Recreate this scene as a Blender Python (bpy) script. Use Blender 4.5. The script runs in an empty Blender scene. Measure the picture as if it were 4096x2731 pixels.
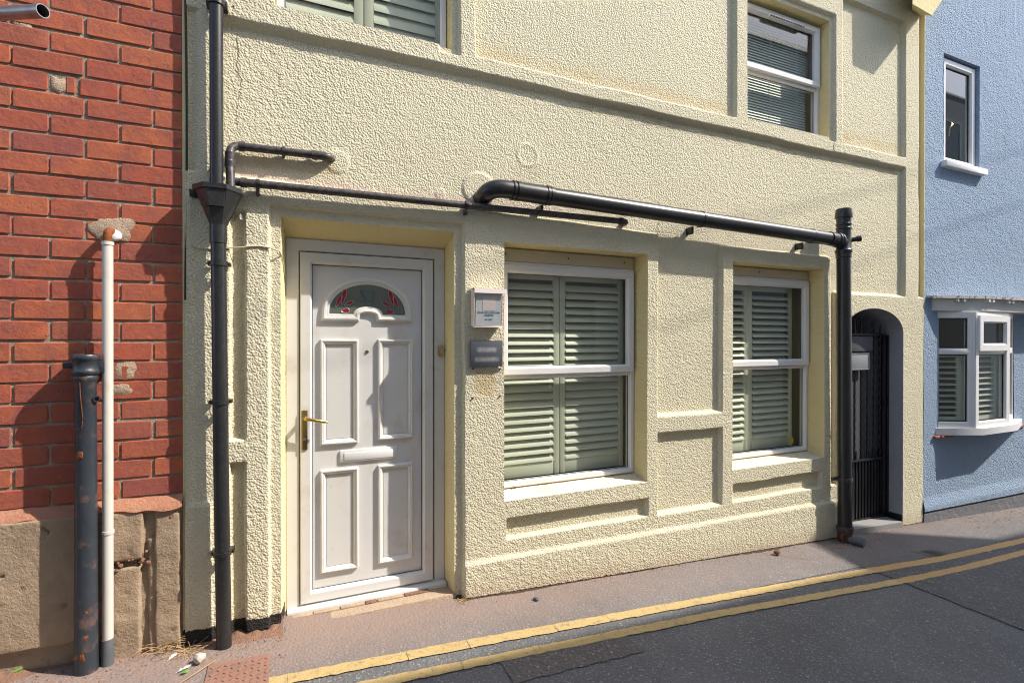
import bpy, bmesh, math, random
import numpy as np
from mathutils import Vector, Matrix

# ------------------------------------------------------------------ camera, sky, sun, exposure
sc = bpy.context.scene
COL = sc.collection
CAM = np.array([0.4595, -2.98618, 1.55462])
TH, PI_, RO = math.radians(23.7504), math.radians(-0.2074), math.radians(0.0394)
fw = Vector((math.sin(TH)*math.cos(PI_), math.cos(TH)*math.cos(PI_), math.sin(PI_)))
r0 = Vector((math.cos(TH), -math.sin(TH), 0)); u0 = r0.cross(fw)
rr = math.cos(RO)*r0 + math.sin(RO)*u0; uu = -math.sin(RO)*r0 + math.cos(RO)*u0
cd = bpy.data.cameras.new('camera'); cam = bpy.data.objects.new('camera', cd); COL.objects.link(cam)
cd.sensor_width = 36; cd.lens = 2050/4096*36; cd.clip_start = .05; cd.clip_end = 500
cam.matrix_world = Matrix(((rr.x, uu.x, -fw.x, CAM[0]), (rr.y, uu.y, -fw.y, CAM[1]), (rr.z, uu.z, -fw.z, CAM[2]), (0, 0, 0, 1)))
sc.camera = cam

KX, KZ = 1.95, 2.25                       # sunlight: metres to the right / up per metre out from the facade
sdir = Vector((KX, -1, KZ)).normalized()
w = bpy.data.worlds.new('World'); sc.world = w; w.use_nodes = True
wn = w.node_tree.nodes; bg = wn['Background']
sky = wn.new('ShaderNodeTexSky'); sky.sky_type = 'NISHITA'; sky.sun_disc = False
sky.sun_elevation = math.asin(sdir.z); sky.sun_rotation = math.atan2(sdir.x, sdir.y)
sky.air_density = 1.0; sky.dust_density = 1.4; sky.ozone_density = 1.0
w.node_tree.links.new(sky.outputs[0], bg.inputs[0]); bg.inputs[1].default_value = .15
sl = bpy.data.lights.new('sun', 'SUN'); sl.energy = 2.4; sl.angle = math.radians(.53); sl.color = (1, .94, .85)
so = bpy.data.objects.new('sun', sl); COL.objects.link(so)
so.rotation_euler = sdir.to_track_quat('Z', 'Y').to_euler(); so.location = (8, -10, 12)
sc.view_settings.view_transform = 'Standard'; sc.view_settings.look = 'None'
sc.view_settings.exposure = 1.5; sc.view_settings.gamma = 1
sc.render.engine = 'CYCLES'
sc.cycles.use_denoising = True
sc.cycles.pixel_filter_type = 'BLACKMAN_HARRIS'; sc.cycles.filter_width = 1.1
sc.cycles.caustics_reflective = False; sc.cycles.caustics_refractive = False
sc.cycles.max_bounces = 8; sc.cycles.transparent_max_bounces = 12
sc.cycles.sample_clamp_indirect = 6

rng = np.random.default_rng(7); random.seed(7)

# ------------------------------------------------------------------ pixel -> place (native photo pixels)
F, W, H = 2050., 4096., 2731.
_r, _u, _f = (np.array(v) for v in (rr, uu, fw))
def ray(px, py): return _f + _r*(px-W/2)/F - _u*(py-H/2)/F
def un(px, py, Y=0.):
    R = ray(px, py); return CAM + R*(Y-CAM[1])/R[1]
GA, G0 = -.045, .03
def zg(x, y=0): return G0 + GA*min(max(x, -8.), 14.)
def ung(px, py):
    R = ray(px, py); t = (G0+GA*CAM[0]-CAM[2])/(R[2]-GA*R[0]); return CAM+t*R

# ------------------------------------------------------------------ materials
def mat(name):
    m = bpy.data.materials.new(name); m.use_nodes = True
    nt = m.node_tree; b = nt.nodes['Principled BSDF']
    return m, nt, b
def N(nt, t, **k):
    n = nt.nodes.new(t)
    for a, v in k.items():
        if a.startswith('i_'):
            n.inputs[a[2:].replace('_', ' ')].default_value = v
        else: setattr(n, a, v)
    return n
def L(nt, a, b): nt.links.new(a, b)
def coords(nt): return N(nt, 'ShaderNodeTexCoord').outputs['Object']
def noise(nt, co, scale, detail=3, rough=.55, dist=0):
    n = N(nt, 'ShaderNodeTexNoise'); n.inputs['Scale'].default_value = scale; n.inputs['Detail'].default_value = detail
    n.inputs['Roughness'].default_value = rough; n.inputs['Distortion'].default_value = dist
    L(nt, co, n.inputs['Vector']); return n.outputs['Fac']
def ramp(nt, fac, stops):
    r = N(nt, 'ShaderNodeValToRGB'); e = r.color_ramp.elements
    while len(e) < len(stops): e.new(.5)
    for q, (p, c) in zip(e, stops):
        q.position = p; q.color = tuple(c)+(1,) if len(c) == 3 else c
    L(nt, fac, r.inputs[0]); return r.outputs[0]
def mixc(nt, fac, a, b):
    m = N(nt, 'ShaderNodeMix', data_type='RGBA')
    for s, v in ((m.inputs['Factor'], fac), (m.inputs['A'], a), (m.inputs['B'], b)):
        if hasattr(v, 'links') or hasattr(v, 'is_linked'): L(nt, v, s)
        else: s.default_value = v if not isinstance(v, tuple) else (tuple(v)+(1,) if len(v) == 3 else v)
    return m.outputs['Result']
def math_(nt, op, a, b=None):
    m = N(nt, 'ShaderNodeMath', operation=op)
    for s, v in ((m.inputs[0], a), (m.inputs[1], b)):
        if v is None: continue
        if hasattr(v, 'is_linked'): L(nt, v, s)
        else: s.default_value = v
    return m.outputs[0]
def bump(nt, b, hts, dist=.01, strength=1.):
    prev = None
    for h, d in hts:
        q = N(nt, 'ShaderNodeBump'); q.inputs['Distance'].default_value = d; q.inputs['Strength'].default_value = strength
        L(nt, h, q.inputs['Height'])
        if prev: L(nt, prev, q.inputs['Normal'])
        prev = q.outputs[0]
    L(nt, prev, b.inputs['Normal'])
def simple(name, col, rough=.5, var=.12, scale=6, metal=0, bumps=(), spec=.5, dirt=None):
    m, nt, b = mat(name); co = coords(nt)
    n = noise(nt, co, scale, 4, .6)
    c = mixc(nt, n, tuple(x*(1-var) for x in col), tuple(min(1, x*(1+var)) for x in col))
    if dirt:
        dcol, dscale, lo, hi = dirt
        c = mixc(nt, ramp(nt, noise(nt, co, dscale, 5, .65), [(lo, (0, 0, 0)), (hi, (1, 1, 1))]), c, dcol)
    L(nt, c, b.inputs['Base Color']); b.inputs['Roughness'].default_value = rough
    b.inputs['Metallic'].default_value = metal; b.inputs['Specular IOR Level'].default_value = spec
    if bumps: bump(nt, b, [(noise(nt, co, s, 3, .6), d) for s, d in bumps])
    return m

YEL = (.67, .605, .42)
def stucco(name, col, fine, band=None, dirtcol=(.42, .30, .19), dirty=.5):
    m, nt, b = mat(name); co = coords(nt)
    big = noise(nt, co, 1.3, 5, .6); mid = noise(nt, co, 9, 4, .6)
    c = mixc(nt, big, tuple(x*.9 for x in col), tuple(min(1, x*1.06) for x in col))
    c = mixc(nt, math_(nt, 'MULTIPLY', mid, .35), c, tuple(min(1, x*y) for x, y in zip(col, (1.05, 1.08, 1.25))))
    st = ramp(nt, noise(nt, co, 2.2, 7, .72, .4), [(.60, (0, 0, 0)), (.80, (dirty,)*3)])
    c = mixc(nt, st, c, dirtcol)
    if band:
        sq = N(nt, 'ShaderNodeSeparateXYZ'); L(nt, co, sq.inputs[0])
        def patch(c, x0, x1, z0, z1, col2, soft, amt, sc2):
            f = None
            for ax, lo, hi in (('X', x0, x1), ('Z', z0, z1)):
                v = math_(nt, 'ABSOLUTE', math_(nt, 'SUBTRACT', math_(nt, 'ADD', sq.outputs[ax], math_(nt, 'MULTIPLY', math_(nt, 'SUBTRACT', mid, .5), .06)), (lo+hi)/2))
                g = N(nt, 'ShaderNodeMapRange', interpolation_type='SMOOTHSTEP'); g.inputs['From Min'].default_value = (hi-lo)/2+soft; g.inputs['From Max'].default_value = (hi-lo)/2-soft
                L(nt, v, g.inputs['Value']); f = g.outputs[0] if f is None else math_(nt, 'MULTIPLY', f, g.outputs[0])
            f = math_(nt, 'MULTIPLY', math_(nt, 'MULTIPLY', f, amt), ramp(nt, noise(nt, co, sc2, 5, .7), [(.3, (.2, .2, .2)), (.65, (1, 1, 1))]))
            return mixc(nt, f, c, col2)
        c = patch(c, 1.525, 1.655, 1.205, 1.365, (.55, .36, .14), .02, .75, 40)       # rust mark of an older plate
        c = patch(c, .22, 2.2, 2.385, 2.44, (.66, .50, .43), .02, .8, 14)            # pink dust lodged above the waste pipe
        c = patch(c, .22, .72, 2.46, 2.53, (.50, .36, .19), .02, .55, 12)
        c = patch(c, 1.55, 3.68, 3.33, 3.40, (.58, .42, .20), .05, .6, 6)            # ochre streaks along the foot of the upper panels
        c = patch(c, 5.0, 5.88, 3.33, 3.42, (.58, .42, .20), .05, .6, 6)
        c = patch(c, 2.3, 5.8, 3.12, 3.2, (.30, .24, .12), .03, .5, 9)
    if band:   # bitumen paint brushed along the foot, brown splash above it
        sx = N(nt, 'ShaderNodeSeparateXYZ'); L(nt, co, sx.inputs[0])
        gz = math_(nt, 'ADD', sx.outputs['Z'], math_(nt, 'MULTIPLY', sx.outputs['X'], -GA))   # height above the street
        wob = math_(nt, 'ADD', gz, math_(nt, 'MULTIPLY', noise(nt, co, 16, 5, .7), -.05))
        spl = N(nt, 'ShaderNodeMapRange'); spl.inputs['From Min'].default_value = .02; spl.inputs['From Max'].default_value = .16
        spl.inputs['To Min'].default_value = .75; spl.inputs['To Max'].default_value = 0; L(nt, wob, spl.inputs['Value'])
        c = mixc(nt, math_(nt, 'MULTIPLY', spl.outputs[0], noise(nt, co, 14, 4, .6)), c, (.36, .24, .15))
        inx = math_(nt, 'LESS_THAN', sx.outputs['X'], .45)
        inz = math_(nt, 'LESS_THAN', wob, .085)
        c = mixc(nt, math_(nt, 'MULTIPLY', inx, inz), c, (.03, .027, .025))
        low = math_(nt, 'LESS_THAN', wob, .012)
        c = mixc(nt, low, c, (.05, .035, .026))
    L(nt, c, b.inputs['Base Color']); b.inputs['Roughness'].default_value = .88
    b.inputs['Specular IOR Level'].default_value = .25
    hts = []
    for s, d, k in fine:
        if k == 'v':
            v = N(nt, 'ShaderNodeTexVoronoi', feature='SMOOTH_F1'); v.inputs['Scale'].default_value = s
            v.inputs['Smoothness'].default_value = .6; L(nt, co, v.inputs['Vector'])
            h = math_(nt, 'MULTIPLY', v.outputs['Distance'], -1.)
        else: h = noise(nt, co, s, 3, .6)
        hts.append((h, d))
    bump(nt, b, hts)
    return m
M = {}
M['stucco'] = stucco('yellow_roughcast', YEL, [(108, .0046, 'v'), (60, .0016, 'n'), (210, .0016, 'n')], band=True)
M['smooth'] = stucco('yellow_smooth_bounce_render', (.74, .63, .33), [(26, .004, 'n'), (120, .0012, 'n')], band=True, dirty=.35)  # brighter, yellower than the roughcast: the reveals' bounced light is put into the colour
M['sill'] = stucco('yellow_sill_paint', (.74, .64, .47), [(40, .004, 'n')], dirtcol=(.50, .22, .12), dirty=.9)
M['blue'] = stucco('blue_roughcast', (.265, .34, .435), [(80, .0055, 'v'), (45, .002, 'n')], dirtcol=(.15, .19, .25), dirty=.6)
M['graystucco'] = stucco('grey_plinth_render', (.17, .17, .175), [(14, .012, 'n'), (90, .004, 'n')], dirtcol=(.12, .11, .1), dirty=.7)
M['reveal_grey'] = stucco('grey_passage_paint', (.40, .395, .42), [(20, .01, 'n'), (90, .003, 'n')], dirtcol=(.05, .05, .05))

def brick_mat():
    m, nt, b = mat('red_brick'); co = coords(nt)
    oi = N(nt, 'ShaderNodeObjectInfo'); rnd = oi.outputs['Random']
    add = N(nt, 'ShaderNodeVectorMath', operation='ADD'); L(nt, co, add.inputs[0])
    sc_ = N(nt, 'ShaderNodeVectorMath', operation='SCALE'); L(nt, oi.outputs['Location'], sc_.inputs[0]); sc_.inputs['Scale'].default_value = 1.
    L(nt, sc_.outputs[0], add.inputs[1]); co = add.outputs[0]
    base = ramp(nt, rnd, [(0, (.36, .095, .055)), (.25, (.45, .125, .062)), (.5, (.41, .10, .056)), (.7, (.49, .15, .066)), (.85, (.46, .125, .06)), (.93, (.30, .085, .068)), (1, (.52, .17, .07))])
    mot = noise(nt, co, 11, 6, .7, .3)
    c = mixc(nt, ramp(nt, mot, [(.38, (0, 0, 0)), (.72, (1, 1, 1))]), base, (.27, .085, .07))
    c = mixc(nt, ramp(nt, noise(nt, co, 22, 5, .7), [(.55, (0, 0, 0)), (.85, (.6, .6, .6))]), c, (.56, .215, .12))
    c = mixc(nt, ramp(nt, noise(nt, co, 95, 3, .8), [(.66, (0, 0, 0)), (.74, (.75, .75, .75))]), c, (.10, .035, .03))
    L(nt, c, b.inputs['Base Color']); b.inputs['Roughness'].default_value = .82; b.inputs['Specular IOR Level'].default_value = .25
    pit = ramp(nt, noise(nt, co, 95, 3, .8), [(.62, (1, 1, 1)), (.74, (0, 0, 0))])
    bump(nt, b, [(pit, .003), (noise(nt, co, 30, 5, .7), .004)])
    return m
M['brick'] = brick_mat()
M['mortar'] = simple('lime_mortar', (.35, .285, .21), .95, .35, 14, bumps=((60, .006), (200, .003)), spec=.1, dirt=((.14, .11, .085), 20, .55, .8))
M['mortar2'] = simple('cement_patch', (.42, .315, .225), .95, .2, 18, bumps=((45, .006), (180, .004)), spec=.1)
M['stone'] = simple('sandstone', (.365, .27, .185), .92, .25, 5, bumps=((14, .006), (70, .004), (200, .002)), spec=.15, dirt=((.27, .175, .115), 3.5, .5, .78))
M['upvc'] = simple('white_upvc', (.68, .665, .635), .36, .04, 3, spec=.5, dirt=((.50, .39, .31), 6, .54, .95))
M['upvc2'] = simple('white_window_upvc', (.76, .745, .735), .33, .03, 3, spec=.5)
M['board'] = simple('cream_head_board', (.62, .54, .38), .6, .08, 5, spec=.3)
M['blackpvc'] = simple('black_plastic_pipe', (.018, .018, .019), .34, .3, 4, spec=.55, dirt=((.05, .046, .043), 70, .5, .8))
M['dustpvc'] = simple('dusty_black_pipe', (.03, .028, .028), .42, .3, 8, spec=.5, dirt=((.13, .10, .09), 45, .42, .75))
M['iron'] = simple('painted_cast_iron', (.03, .036, .045), .40, .3, 6, spec=.5, bumps=((30, .003),), dirt=((.17, .09, .07), 12, .56, .74))
M['gate'] = simple('black_gate_paint', (.013, .013, .015), .32, .3, 12, spec=.5, bumps=((60, .003),))
M['gateback'] = simple('grey_gate_sheet', (.085, .085, .09), .6, .2, 5)
M['offwhite'] = simple('off_white_pipe', (.60, .56, .50), .35, .05, 5, spec=.5, dirt=((.45, .37, .3), 8, .55, .9))
M['greypvc'] = simple('grey_pipe_socket', (.10, .11, .12), .55, .25, 14, dirt=((.25, .15, .1), 12, .55, .8))
M['rust'] = simple('rust', (.22, .075, .03), .9, .4, 25, bumps=((60, .006),), spec=.1)
M['galv'] = simple('galvanised_steel', (.36, .36, .36), .38, .2, 10, metal=.85, dirt=((.2, .19, .18), 8, .5, .8))
M['brass'] = simple('brass', (.55, .38, .12), .28, .2, 15, metal=1., dirt=((.2, .13, .06), 18, .55, .85))
M['black'] = simple('black_seal', (.008, .008, .009), .5, .2, 5)
M['shutter'] = simple('pale_shutter_paint', (.66, .665, .56), .42, .03, 3, spec=.4)
M['room'] = simple('dim_room', (.30, .27, .22), .9, .2, 2)
M['red'] = simple('red_glass', (.32, .012, .02), .25, .1, 9)
M['lead'] = simple('lead_strip', (.42, .43, .45), .4, .1, 9, metal=.6)
M['obscure'] = simple('obscured_glass', (.13, .15, .125), .15, .2, 5, spec=.6)
M['ink'] = simple('slate_ink', (.075, .095, .12), .5, .1, 5)
M['plate'] = simple('slate_plate', (.055, .06, .072), .35, .15, 9)
def plate_mat():
    m, nt, b = mat('worn_slate_nameplate'); co = coords(nt); sx = N(nt, 'ShaderNodeSeparateXYZ'); L(nt, co, sx.inputs[0]); tot = None
    for zc, hw in ((1.492, .062), (1.432, .078)):          # two worn lines of pale lettering
        fz = N(nt, 'ShaderNodeMapRange', interpolation_type='SMOOTHSTEP'); fz.inputs['From Min'].default_value = .022; fz.inputs['From Max'].default_value = .004
        L(nt, math_(nt, 'ABSOLUTE', math_(nt, 'SUBTRACT', sx.outputs['Z'], zc)), fz.inputs['Value'])
        fx = N(nt, 'ShaderNodeMapRange', interpolation_type='SMOOTHSTEP'); fx.inputs['From Min'].default_value = hw+.012; fx.inputs['From Max'].default_value = hw-.012
        L(nt, math_(nt, 'ABSOLUTE', math_(nt, 'SUBTRACT', sx.outputs['X'], 1.594)), fx.inputs['Value'])
        f = math_(nt, 'MULTIPLY', fz.outputs[0], fx.outputs[0]); tot = f if tot is None else math_(nt, 'ADD', tot, f)
    tot = math_(nt, 'MULTIPLY', tot, math_(nt, 'MULTIPLY', noise(nt, co, 60, 2, .5), 1.1))
    L(nt, mixc(nt, tot, (.075, .082, .097), (.36, .365, .375)), b.inputs['Base Color']); b.inputs['Roughness'].default_value = .35
    return m
M['nameplate'] = plate_mat()
M['plateink'] = simple('pale_lettering', (.23, .235, .24), .6, .1, 9)
M['leaflet'] = simple('printed_leaflet', (.55, .63, .66), .6, .06, 12)
M['leaflet2'] = simple('leaflet_blank', (.70, .66, .64), .6, .05, 12)
M['bluetext'] = simple('blue_print', (.04, .25, .38), .6, .05, 9)
M['pinkplastic'] = simple('pinkish_plastic', (.76, .66, .61), .35, .05, 9)
M['cable'] = simple('painted_cable', (.62, .54, .36), .6, .1, 9)
M['blackcable'] = simple('black_cable', (.015, .015, .015), .5, .1, 9)
M['feather'] = simple('white_feather', (.75, .75, .75), .8, .05, 9)
M['leaf'] = simple('green_leaf', (.12, .35, .03), .5, .15, 30)
M['straw'] = simple('dry_straw', (.45, .30, .14), .8, .3, 20)
M['pebble'] = simple('pale_pebble', (.45, .38, .33), .8, .2, 30)
M['redrock'] = simple('red_stone', (.16, .055, .04), .9, .3, 30, bumps=((90, .004),))
M['slatebit'] = simple('slate_chip', (.09, .10, .115), .7, .4, 60)
M['dirt'] = simple('brick_dust', (.27, .155, .105), .95, .35, 22, bumps=((60, .012), (180, .006)), spec=.1)
M['roof'] = simple('slate_roof', (.17, .165, .165), .7, .2, 4)
M['opp'] = simple('opposite_render', (.66, .62, .55), .9, .08, 2)
M['oppbrick'] = simple('opposite_brick', (.30, .13, .09), .9, .2, 5)
M['tile'] = simple('terracotta_tile', (.36, .12, .08), .8, .2, 20)
M['flash'] = simple('peeling_flashing', (.55, .52, .50), .8, .2, 20, dirt=((.14, .11, .09), 22, .5, .62))
M['bayboard'] = simple('white_painted_board', (.62, .60, .57), .6, .05, 6)
M['sticker'] = simple('round_sticker', (.32, .30, .05), .5, .2, 30)
M['stain'] = simple('rust_stain', (.5, .33, .14), .9, .2, 30)
M['slab'] = simple('worn_stone_slab', (.24, .23, .215), .9, .15, 6, bumps=((30, .004), (140, .002)))
M['checker'] = simple('dusty_checker_plate', (.26, .135, .095), .75, .25, 14, bumps=((120, .002),), dirt=((.13, .11, .1), 9, .55, .8))

def glass_mat(name, tint, ior=1.5):
    m = bpy.data.materials.new(name); m.use_nodes = True; nt = m.node_tree
    nt.nodes.remove(nt.nodes['Principled BSDF']); out = nt.nodes['Material Output']
    ge = N(nt, 'ShaderNodeNewGeometry'); dt = N(nt, 'ShaderNodeVectorMath', operation='DOT_PRODUCT')
    L(nt, ge.outputs['Incoming'], dt.inputs[0]); L(nt, ge.outputs['Normal'], dt.inputs[1])
    om = math_(nt, 'SUBTRACT', 1., math_(nt, 'ABSOLUTE', dt.outputs['Value']))
    f0 = 2*((ior-1)/(ior+1))**2
    fr = math_(nt, 'ADD', f0, math_(nt, 'MULTIPLY', math_(nt, 'POWER', om, 5.), 1-f0))
    tr = N(nt, 'ShaderNodeBsdfTransparent'); tr.inputs[0].default_value = tuple(tint)+(1,)
    gl = N(nt, 'ShaderNodeBsdfGlossy'); gl.inputs['Roughness'].default_value = .01
    mx = N(nt, 'ShaderNodeMixShader'); L(nt, fr, mx.inputs[0]); L(nt, tr.outputs[0], mx.inputs[1]); L(nt, gl.outputs[0], mx.inputs[2])
    L(nt, mx.outputs[0], out.inputs['Surface']); return m
M['glass'] = glass_mat('window_glass', (.87, .90, .85), 1.52)
M['clear'] = glass_mat('clear_plastic', (.97, .93, .91), 1.3)

def asphalt(name, col, dust, dustcol, sp=130, bd=.0035):
    m, nt, b = mat(name); co = coords(nt)
    big = ramp(nt, noise(nt, co, 1.1, 8, .68), [(.3, (0, 0, 0)), (.7, (1, 1, 1))]); fine = noise(nt, co, sp, 2, .7); mid = noise(nt, co, 6, 5, .65)
    c = mixc(nt, big, tuple(x*.78 for x in col), tuple(x*1.25 for x in col))
    c = mixc(nt, ramp(nt, fine, [(.35, (.35, .35, .35)), (.48, (0, 0, 0)), (.58, (0, 0, 0)), (.68, (1, 1, 1))]), c, tuple(x*2.7 for x in col))
    c = mixc(nt, ramp(nt, fine, [(.30, (.9, .9, .9)), (.42, (0, 0, 0))]), c, tuple(x*.35 for x in col))
    if dust:
        sx = N(nt, 'ShaderNodeSeparateXYZ'); L(nt, co, sx.inputs[0])
        near = N(nt, 'ShaderNodeMapRange'); near.inputs['From Min'].default_value = -.5; near.inputs['From Max'].default_value = .05
        L(nt, sx.outputs['Y'], near.inputs['Value'])
        lx = N(nt, 'ShaderNodeMapRange'); lx.inputs['From Min'].default_value = 3.4; lx.inputs['From Max'].default_value = .2
        lx.inputs['To Min'].default_value = .25; L(nt, sx.outputs['X'], lx.inputs['Value'])
        f = math_(nt, 'MULTIPLY', math_(nt, 'ADD', near.outputs[0], math_(nt, 'SUBTRACT', mid, .35)), lx.outputs[0])
        f = math_(nt, 'MULTIPLY', math_(nt, 'MAXIMUM', f, 0.), dust)
        f2 = math_(nt, 'MINIMUM', f, .93)
        c = mixc(nt, f2, c, dustcol)
    L(nt, c, b.inputs['Base Color']); b.inputs['Roughness'].default_value = .85; b.inputs['Specular IOR Level'].default_value = .3
    v = N(nt, 'ShaderNodeTexVoronoi'); v.inputs['Scale'].default_value = sp*.75; L(nt, co, v.inputs['Vector'])
    bump(nt, b, [(math_(nt, 'MULTIPLY', v.outputs['Distance'], -1.), bd), (noise(nt, co, 9, 4, .6), .004)])
    return m
M['road'] = asphalt('road_asphalt', (.105, .102, .10), 0, None, 78, .004)
M['pave'] = asphalt('pavement_asphalt', (.135, .122, .116), 1.25, (.25, .18, .148), 88)
M['rough'] = asphalt('coarse_chip_asphalt', (.085, .082, .08), 0, None, 55, .009)
M['patch'] = asphalt('old_patch_asphalt', (.105, .092, .085), 0, None, 60, .008)
def line_mat():
    m, nt, b = mat('yellow_road_paint'); co = coords(nt)
    c = mixc(nt, noise(nt, co, 5, 5, .6), (.42, .295, .115), (.50, .36, .155))
    c = mixc(nt, ramp(nt, noise(nt, co, 30, 6, .75), [(.53, (0, 0, 0)), (.68, (.9, .9, .9))]), c, (.19, .145, .09))
    sx = N(nt, 'ShaderNodeSeparateXYZ'); L(nt, co, sx.inputs[0])
    mr = N(nt, 'ShaderNodeMapRange'); mr.inputs['From Min'].default_value = 4.42; mr.inputs['From Max'].default_value = 4.5
    mr.inputs['To Max'].default_value = .55; L(nt, sx.outputs['X'], mr.inputs['Value'])
    c = mixc(nt, mr.outputs[0], c, (.44, .24, .075))            # the older stretch of paint is more orange
    L(nt, c, b.inputs['Base Color']); b.inputs['Roughness'].default_value = .75
    bump(nt, b, [(noise(nt, co, 120, 3, .7), .004), (noise(nt, co, 15, 3, .6), .006)])
    return m
M['line'] = line_mat()

# ------------------------------------------------------------------ mesh helpers
def link(o, parent=None):
    COL.objects.link(o)
    if parent is not None: o.parent = parent
    return o
def empty(name, loc=(0, 0, 0), label=None, cat=None, group=None):
    o = link(bpy.data.objects.new(name, None)); o.location = loc; o.empty_display_size = .2
    tag(o, label, cat, group); return o
def tag(o, label=None, cat=None, group=None, kind=None):
    for k, v in (('label', label), ('category', cat), ('group', group), ('kind', kind)):
        if v: o[k] = v
    return o
class MB:
    def __init__(s): s.v = []; s.f = []
    def add(s, vs, fs):
        n = len(s.v); s.v += [tuple(map(float, v)) for v in vs]; s.f += [tuple(i+n for i in f) for f in fs]; return s
    def box(s, x0, x1, y0, y1, z0, z1, bev=0.):
        if bev <= 0:
            return s.add([(x, y, z) for x in (x0, x1) for y in (y0, y1) for z in (z0, z1)],
                         [(0, 1, 3, 2), (4, 6, 7, 5), (0, 4, 5, 1), (2, 3, 7, 6), (0, 2, 6, 4), (1, 5, 7, 3)])
        bm = bmesh.new(); bmesh.ops.create_cube(bm, size=1)
        for v in bm.verts: v.co = Vector(((x0+x1)/2+v.co.x*(x1-x0), (y0+y1)/2+v.co.y*(y1-y0), (z0+z1)/2+v.co.z*(z1-z0)))
        bmesh.ops.bevel(bm, geom=bm.edges[:], offset=bev, segments=2, profile=.5, affect='EDGES')
        bm.verts.index_update(); s.add([v.co[:] for v in bm.verts], [[v.index for v in f.verts] for f in bm.faces]); bm.free(); return s
    def tube(s, pts, r, n=16, cap=True, sx=1.):
        pts = [Vector(p) for p in pts]; rs = r if hasattr(r, '__len__') else [r]*len(pts)
        prev = None; rings = []
        for i, p in enumerate(pts):
            a = pts[max(i-1, 0)]; b = pts[min(i+1, len(pts)-1)]; t = (b-a)
            if t.length < 1e-9: t = Vector((0, 0, 1))
            t.normalize()
            if prev is None:
                ref = Vector((0, 0, 1)) if abs(t.z) < .9 else Vector((0, 1, 0))
                x = t.cross(ref).normalized()
            else: x = (prev-t*prev.dot(t)).normalized()
            prev = x; y = t.cross(x)
            rings.append([p+rs[i]*(x*math.cos(2*math.pi*k/n)*sx+y*math.sin(2*math.pi*k/n)) for k in range(n)])
        vs = [q for g in rings for q in g]; fs = []
        for i in range(len(pts)-1):
            for k in range(n): fs.append((i*n+k, i*n+(k+1) % n, (i+1)*n+(k+1) % n, (i+1)*n+k))
        if cap: fs += [tuple(range(n-1, -1, -1)), tuple(range((len(pts)-1)*n, len(pts)*n))]
        return s.add(vs, fs)
    def ring(s, path, prof, closed=True, Y=0.):
        """sweep a profile [(inset, out)] round a path of (x,z); inset to the left of travel, out towards the street"""
        P = [Vector((a, b)) for a, b in path]; n = len(P); rows = []
        nor = []
        for i in range(n):
            a = P[(i-1) % n] if closed or i > 0 else P[i]; b = P[(i+1) % n] if closed or i < n-1 else P[i]
            d1 = (P[i]-a); d2 = (b-P[i])
            if d1.length < 1e-9: d1 = d2
            if d2.length < 1e-9: d2 = d1
            d1.normalize(); d2.normalize()
            n1 = Vector((-d1.y, d1.x)); n2 = Vector((-d2.y, d2.x)); m = (n1+n2)
            m.normalize(); c = max(.35, m.dot(n1)); nor.append(m/c)
        for (o, d) in prof: rows.append([(P[i].x+nor[i].x*o, Y-d, P[i].y+nor[i].y*o) for i in range(n)])
        vs = [q for g in rows for q in g]; fs = []
        for j in range(len(prof)-1):
            for i in range(n if closed else n-1):
                k = (i+1) % n; fs.append((j*n+i, j*n+k, (j+1)*n+k, (j+1)*n+i))
        return s.add(vs, fs)
    def lathe(s, prof, c, axis=(0, 0, 1), n=20):
        ax = Vector(axis).normalized(); ref = Vector((1, 0, 0)) if abs(ax.x) < .8 else Vector((0, 1, 0))
        x = ax.cross(ref).normalized(); y = ax.cross(x); c = Vector(c); vs = []; fs = []
        for (r, h) in prof:
            for k in range(n):
                a = 2*math.pi*k/n; vs.append(c+ax*h+r*(x*math.cos(a)+y*math.sin(a)))
        for j in range(len(prof)-1):
            for k in range(n): fs.append((j*n+k, j*n+(k+1) % n, (j+1)*n+(k+1) % n, (j+1)*n+k))
        fs += [tuple(range(n-1, -1, -1)), tuple(range((len(prof)-1)*n, len(prof)*n))]
        return s.add(vs, fs)
    def prism(s, poly, y0, y1):      # polygon in x,z extruded in y
        n = len(poly); vs = [(a, y0, b) for a, b in poly]+[(a, y1, b) for a, b in poly]
        fs = [tuple(range(n)), tuple(range(2*n-1, n-1, -1))]+[(i, i+n, (i+1) % n+n, (i+1) % n) for i in range(n)]
        return s.add(vs, fs)
    def slab(s, poly, z0, z1):       # polygon in x,y extruded in z
        n = len(poly); vs = [(a, b, z0) for a, b in poly]+[(a, b, z1) for a, b in poly]
        fs = [tuple(range(n-1, -1, -1)), tuple(range(n, 2*n))]+[(i, (i+1) % n, (i+1) % n+n, i+n) for i in range(n)]
        return s.add(vs, fs)
    def mesh(s, name, m, smooth=None):
        me = bpy.data.meshes.new(name); me.from_pydata(s.v, [], s.f); me.materials.append(m)
        bm = bmesh.new(); bm.from_mesh(me); bmesh.ops.recalc_face_normals(bm, faces=bm.faces); bm.to_mesh(me); bm.free()
        if smooth is not None:
            me.polygons.foreach_set('use_smooth', [True]*len(me.polygons))
            me.set_sharp_from_angle(angle=math.radians(smooth))
        return me
    def build(s, name, m, parent=None, smooth=38):
        return link(bpy.data.objects.new(name, s.mesh(name, m, smooth)), parent)
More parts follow.
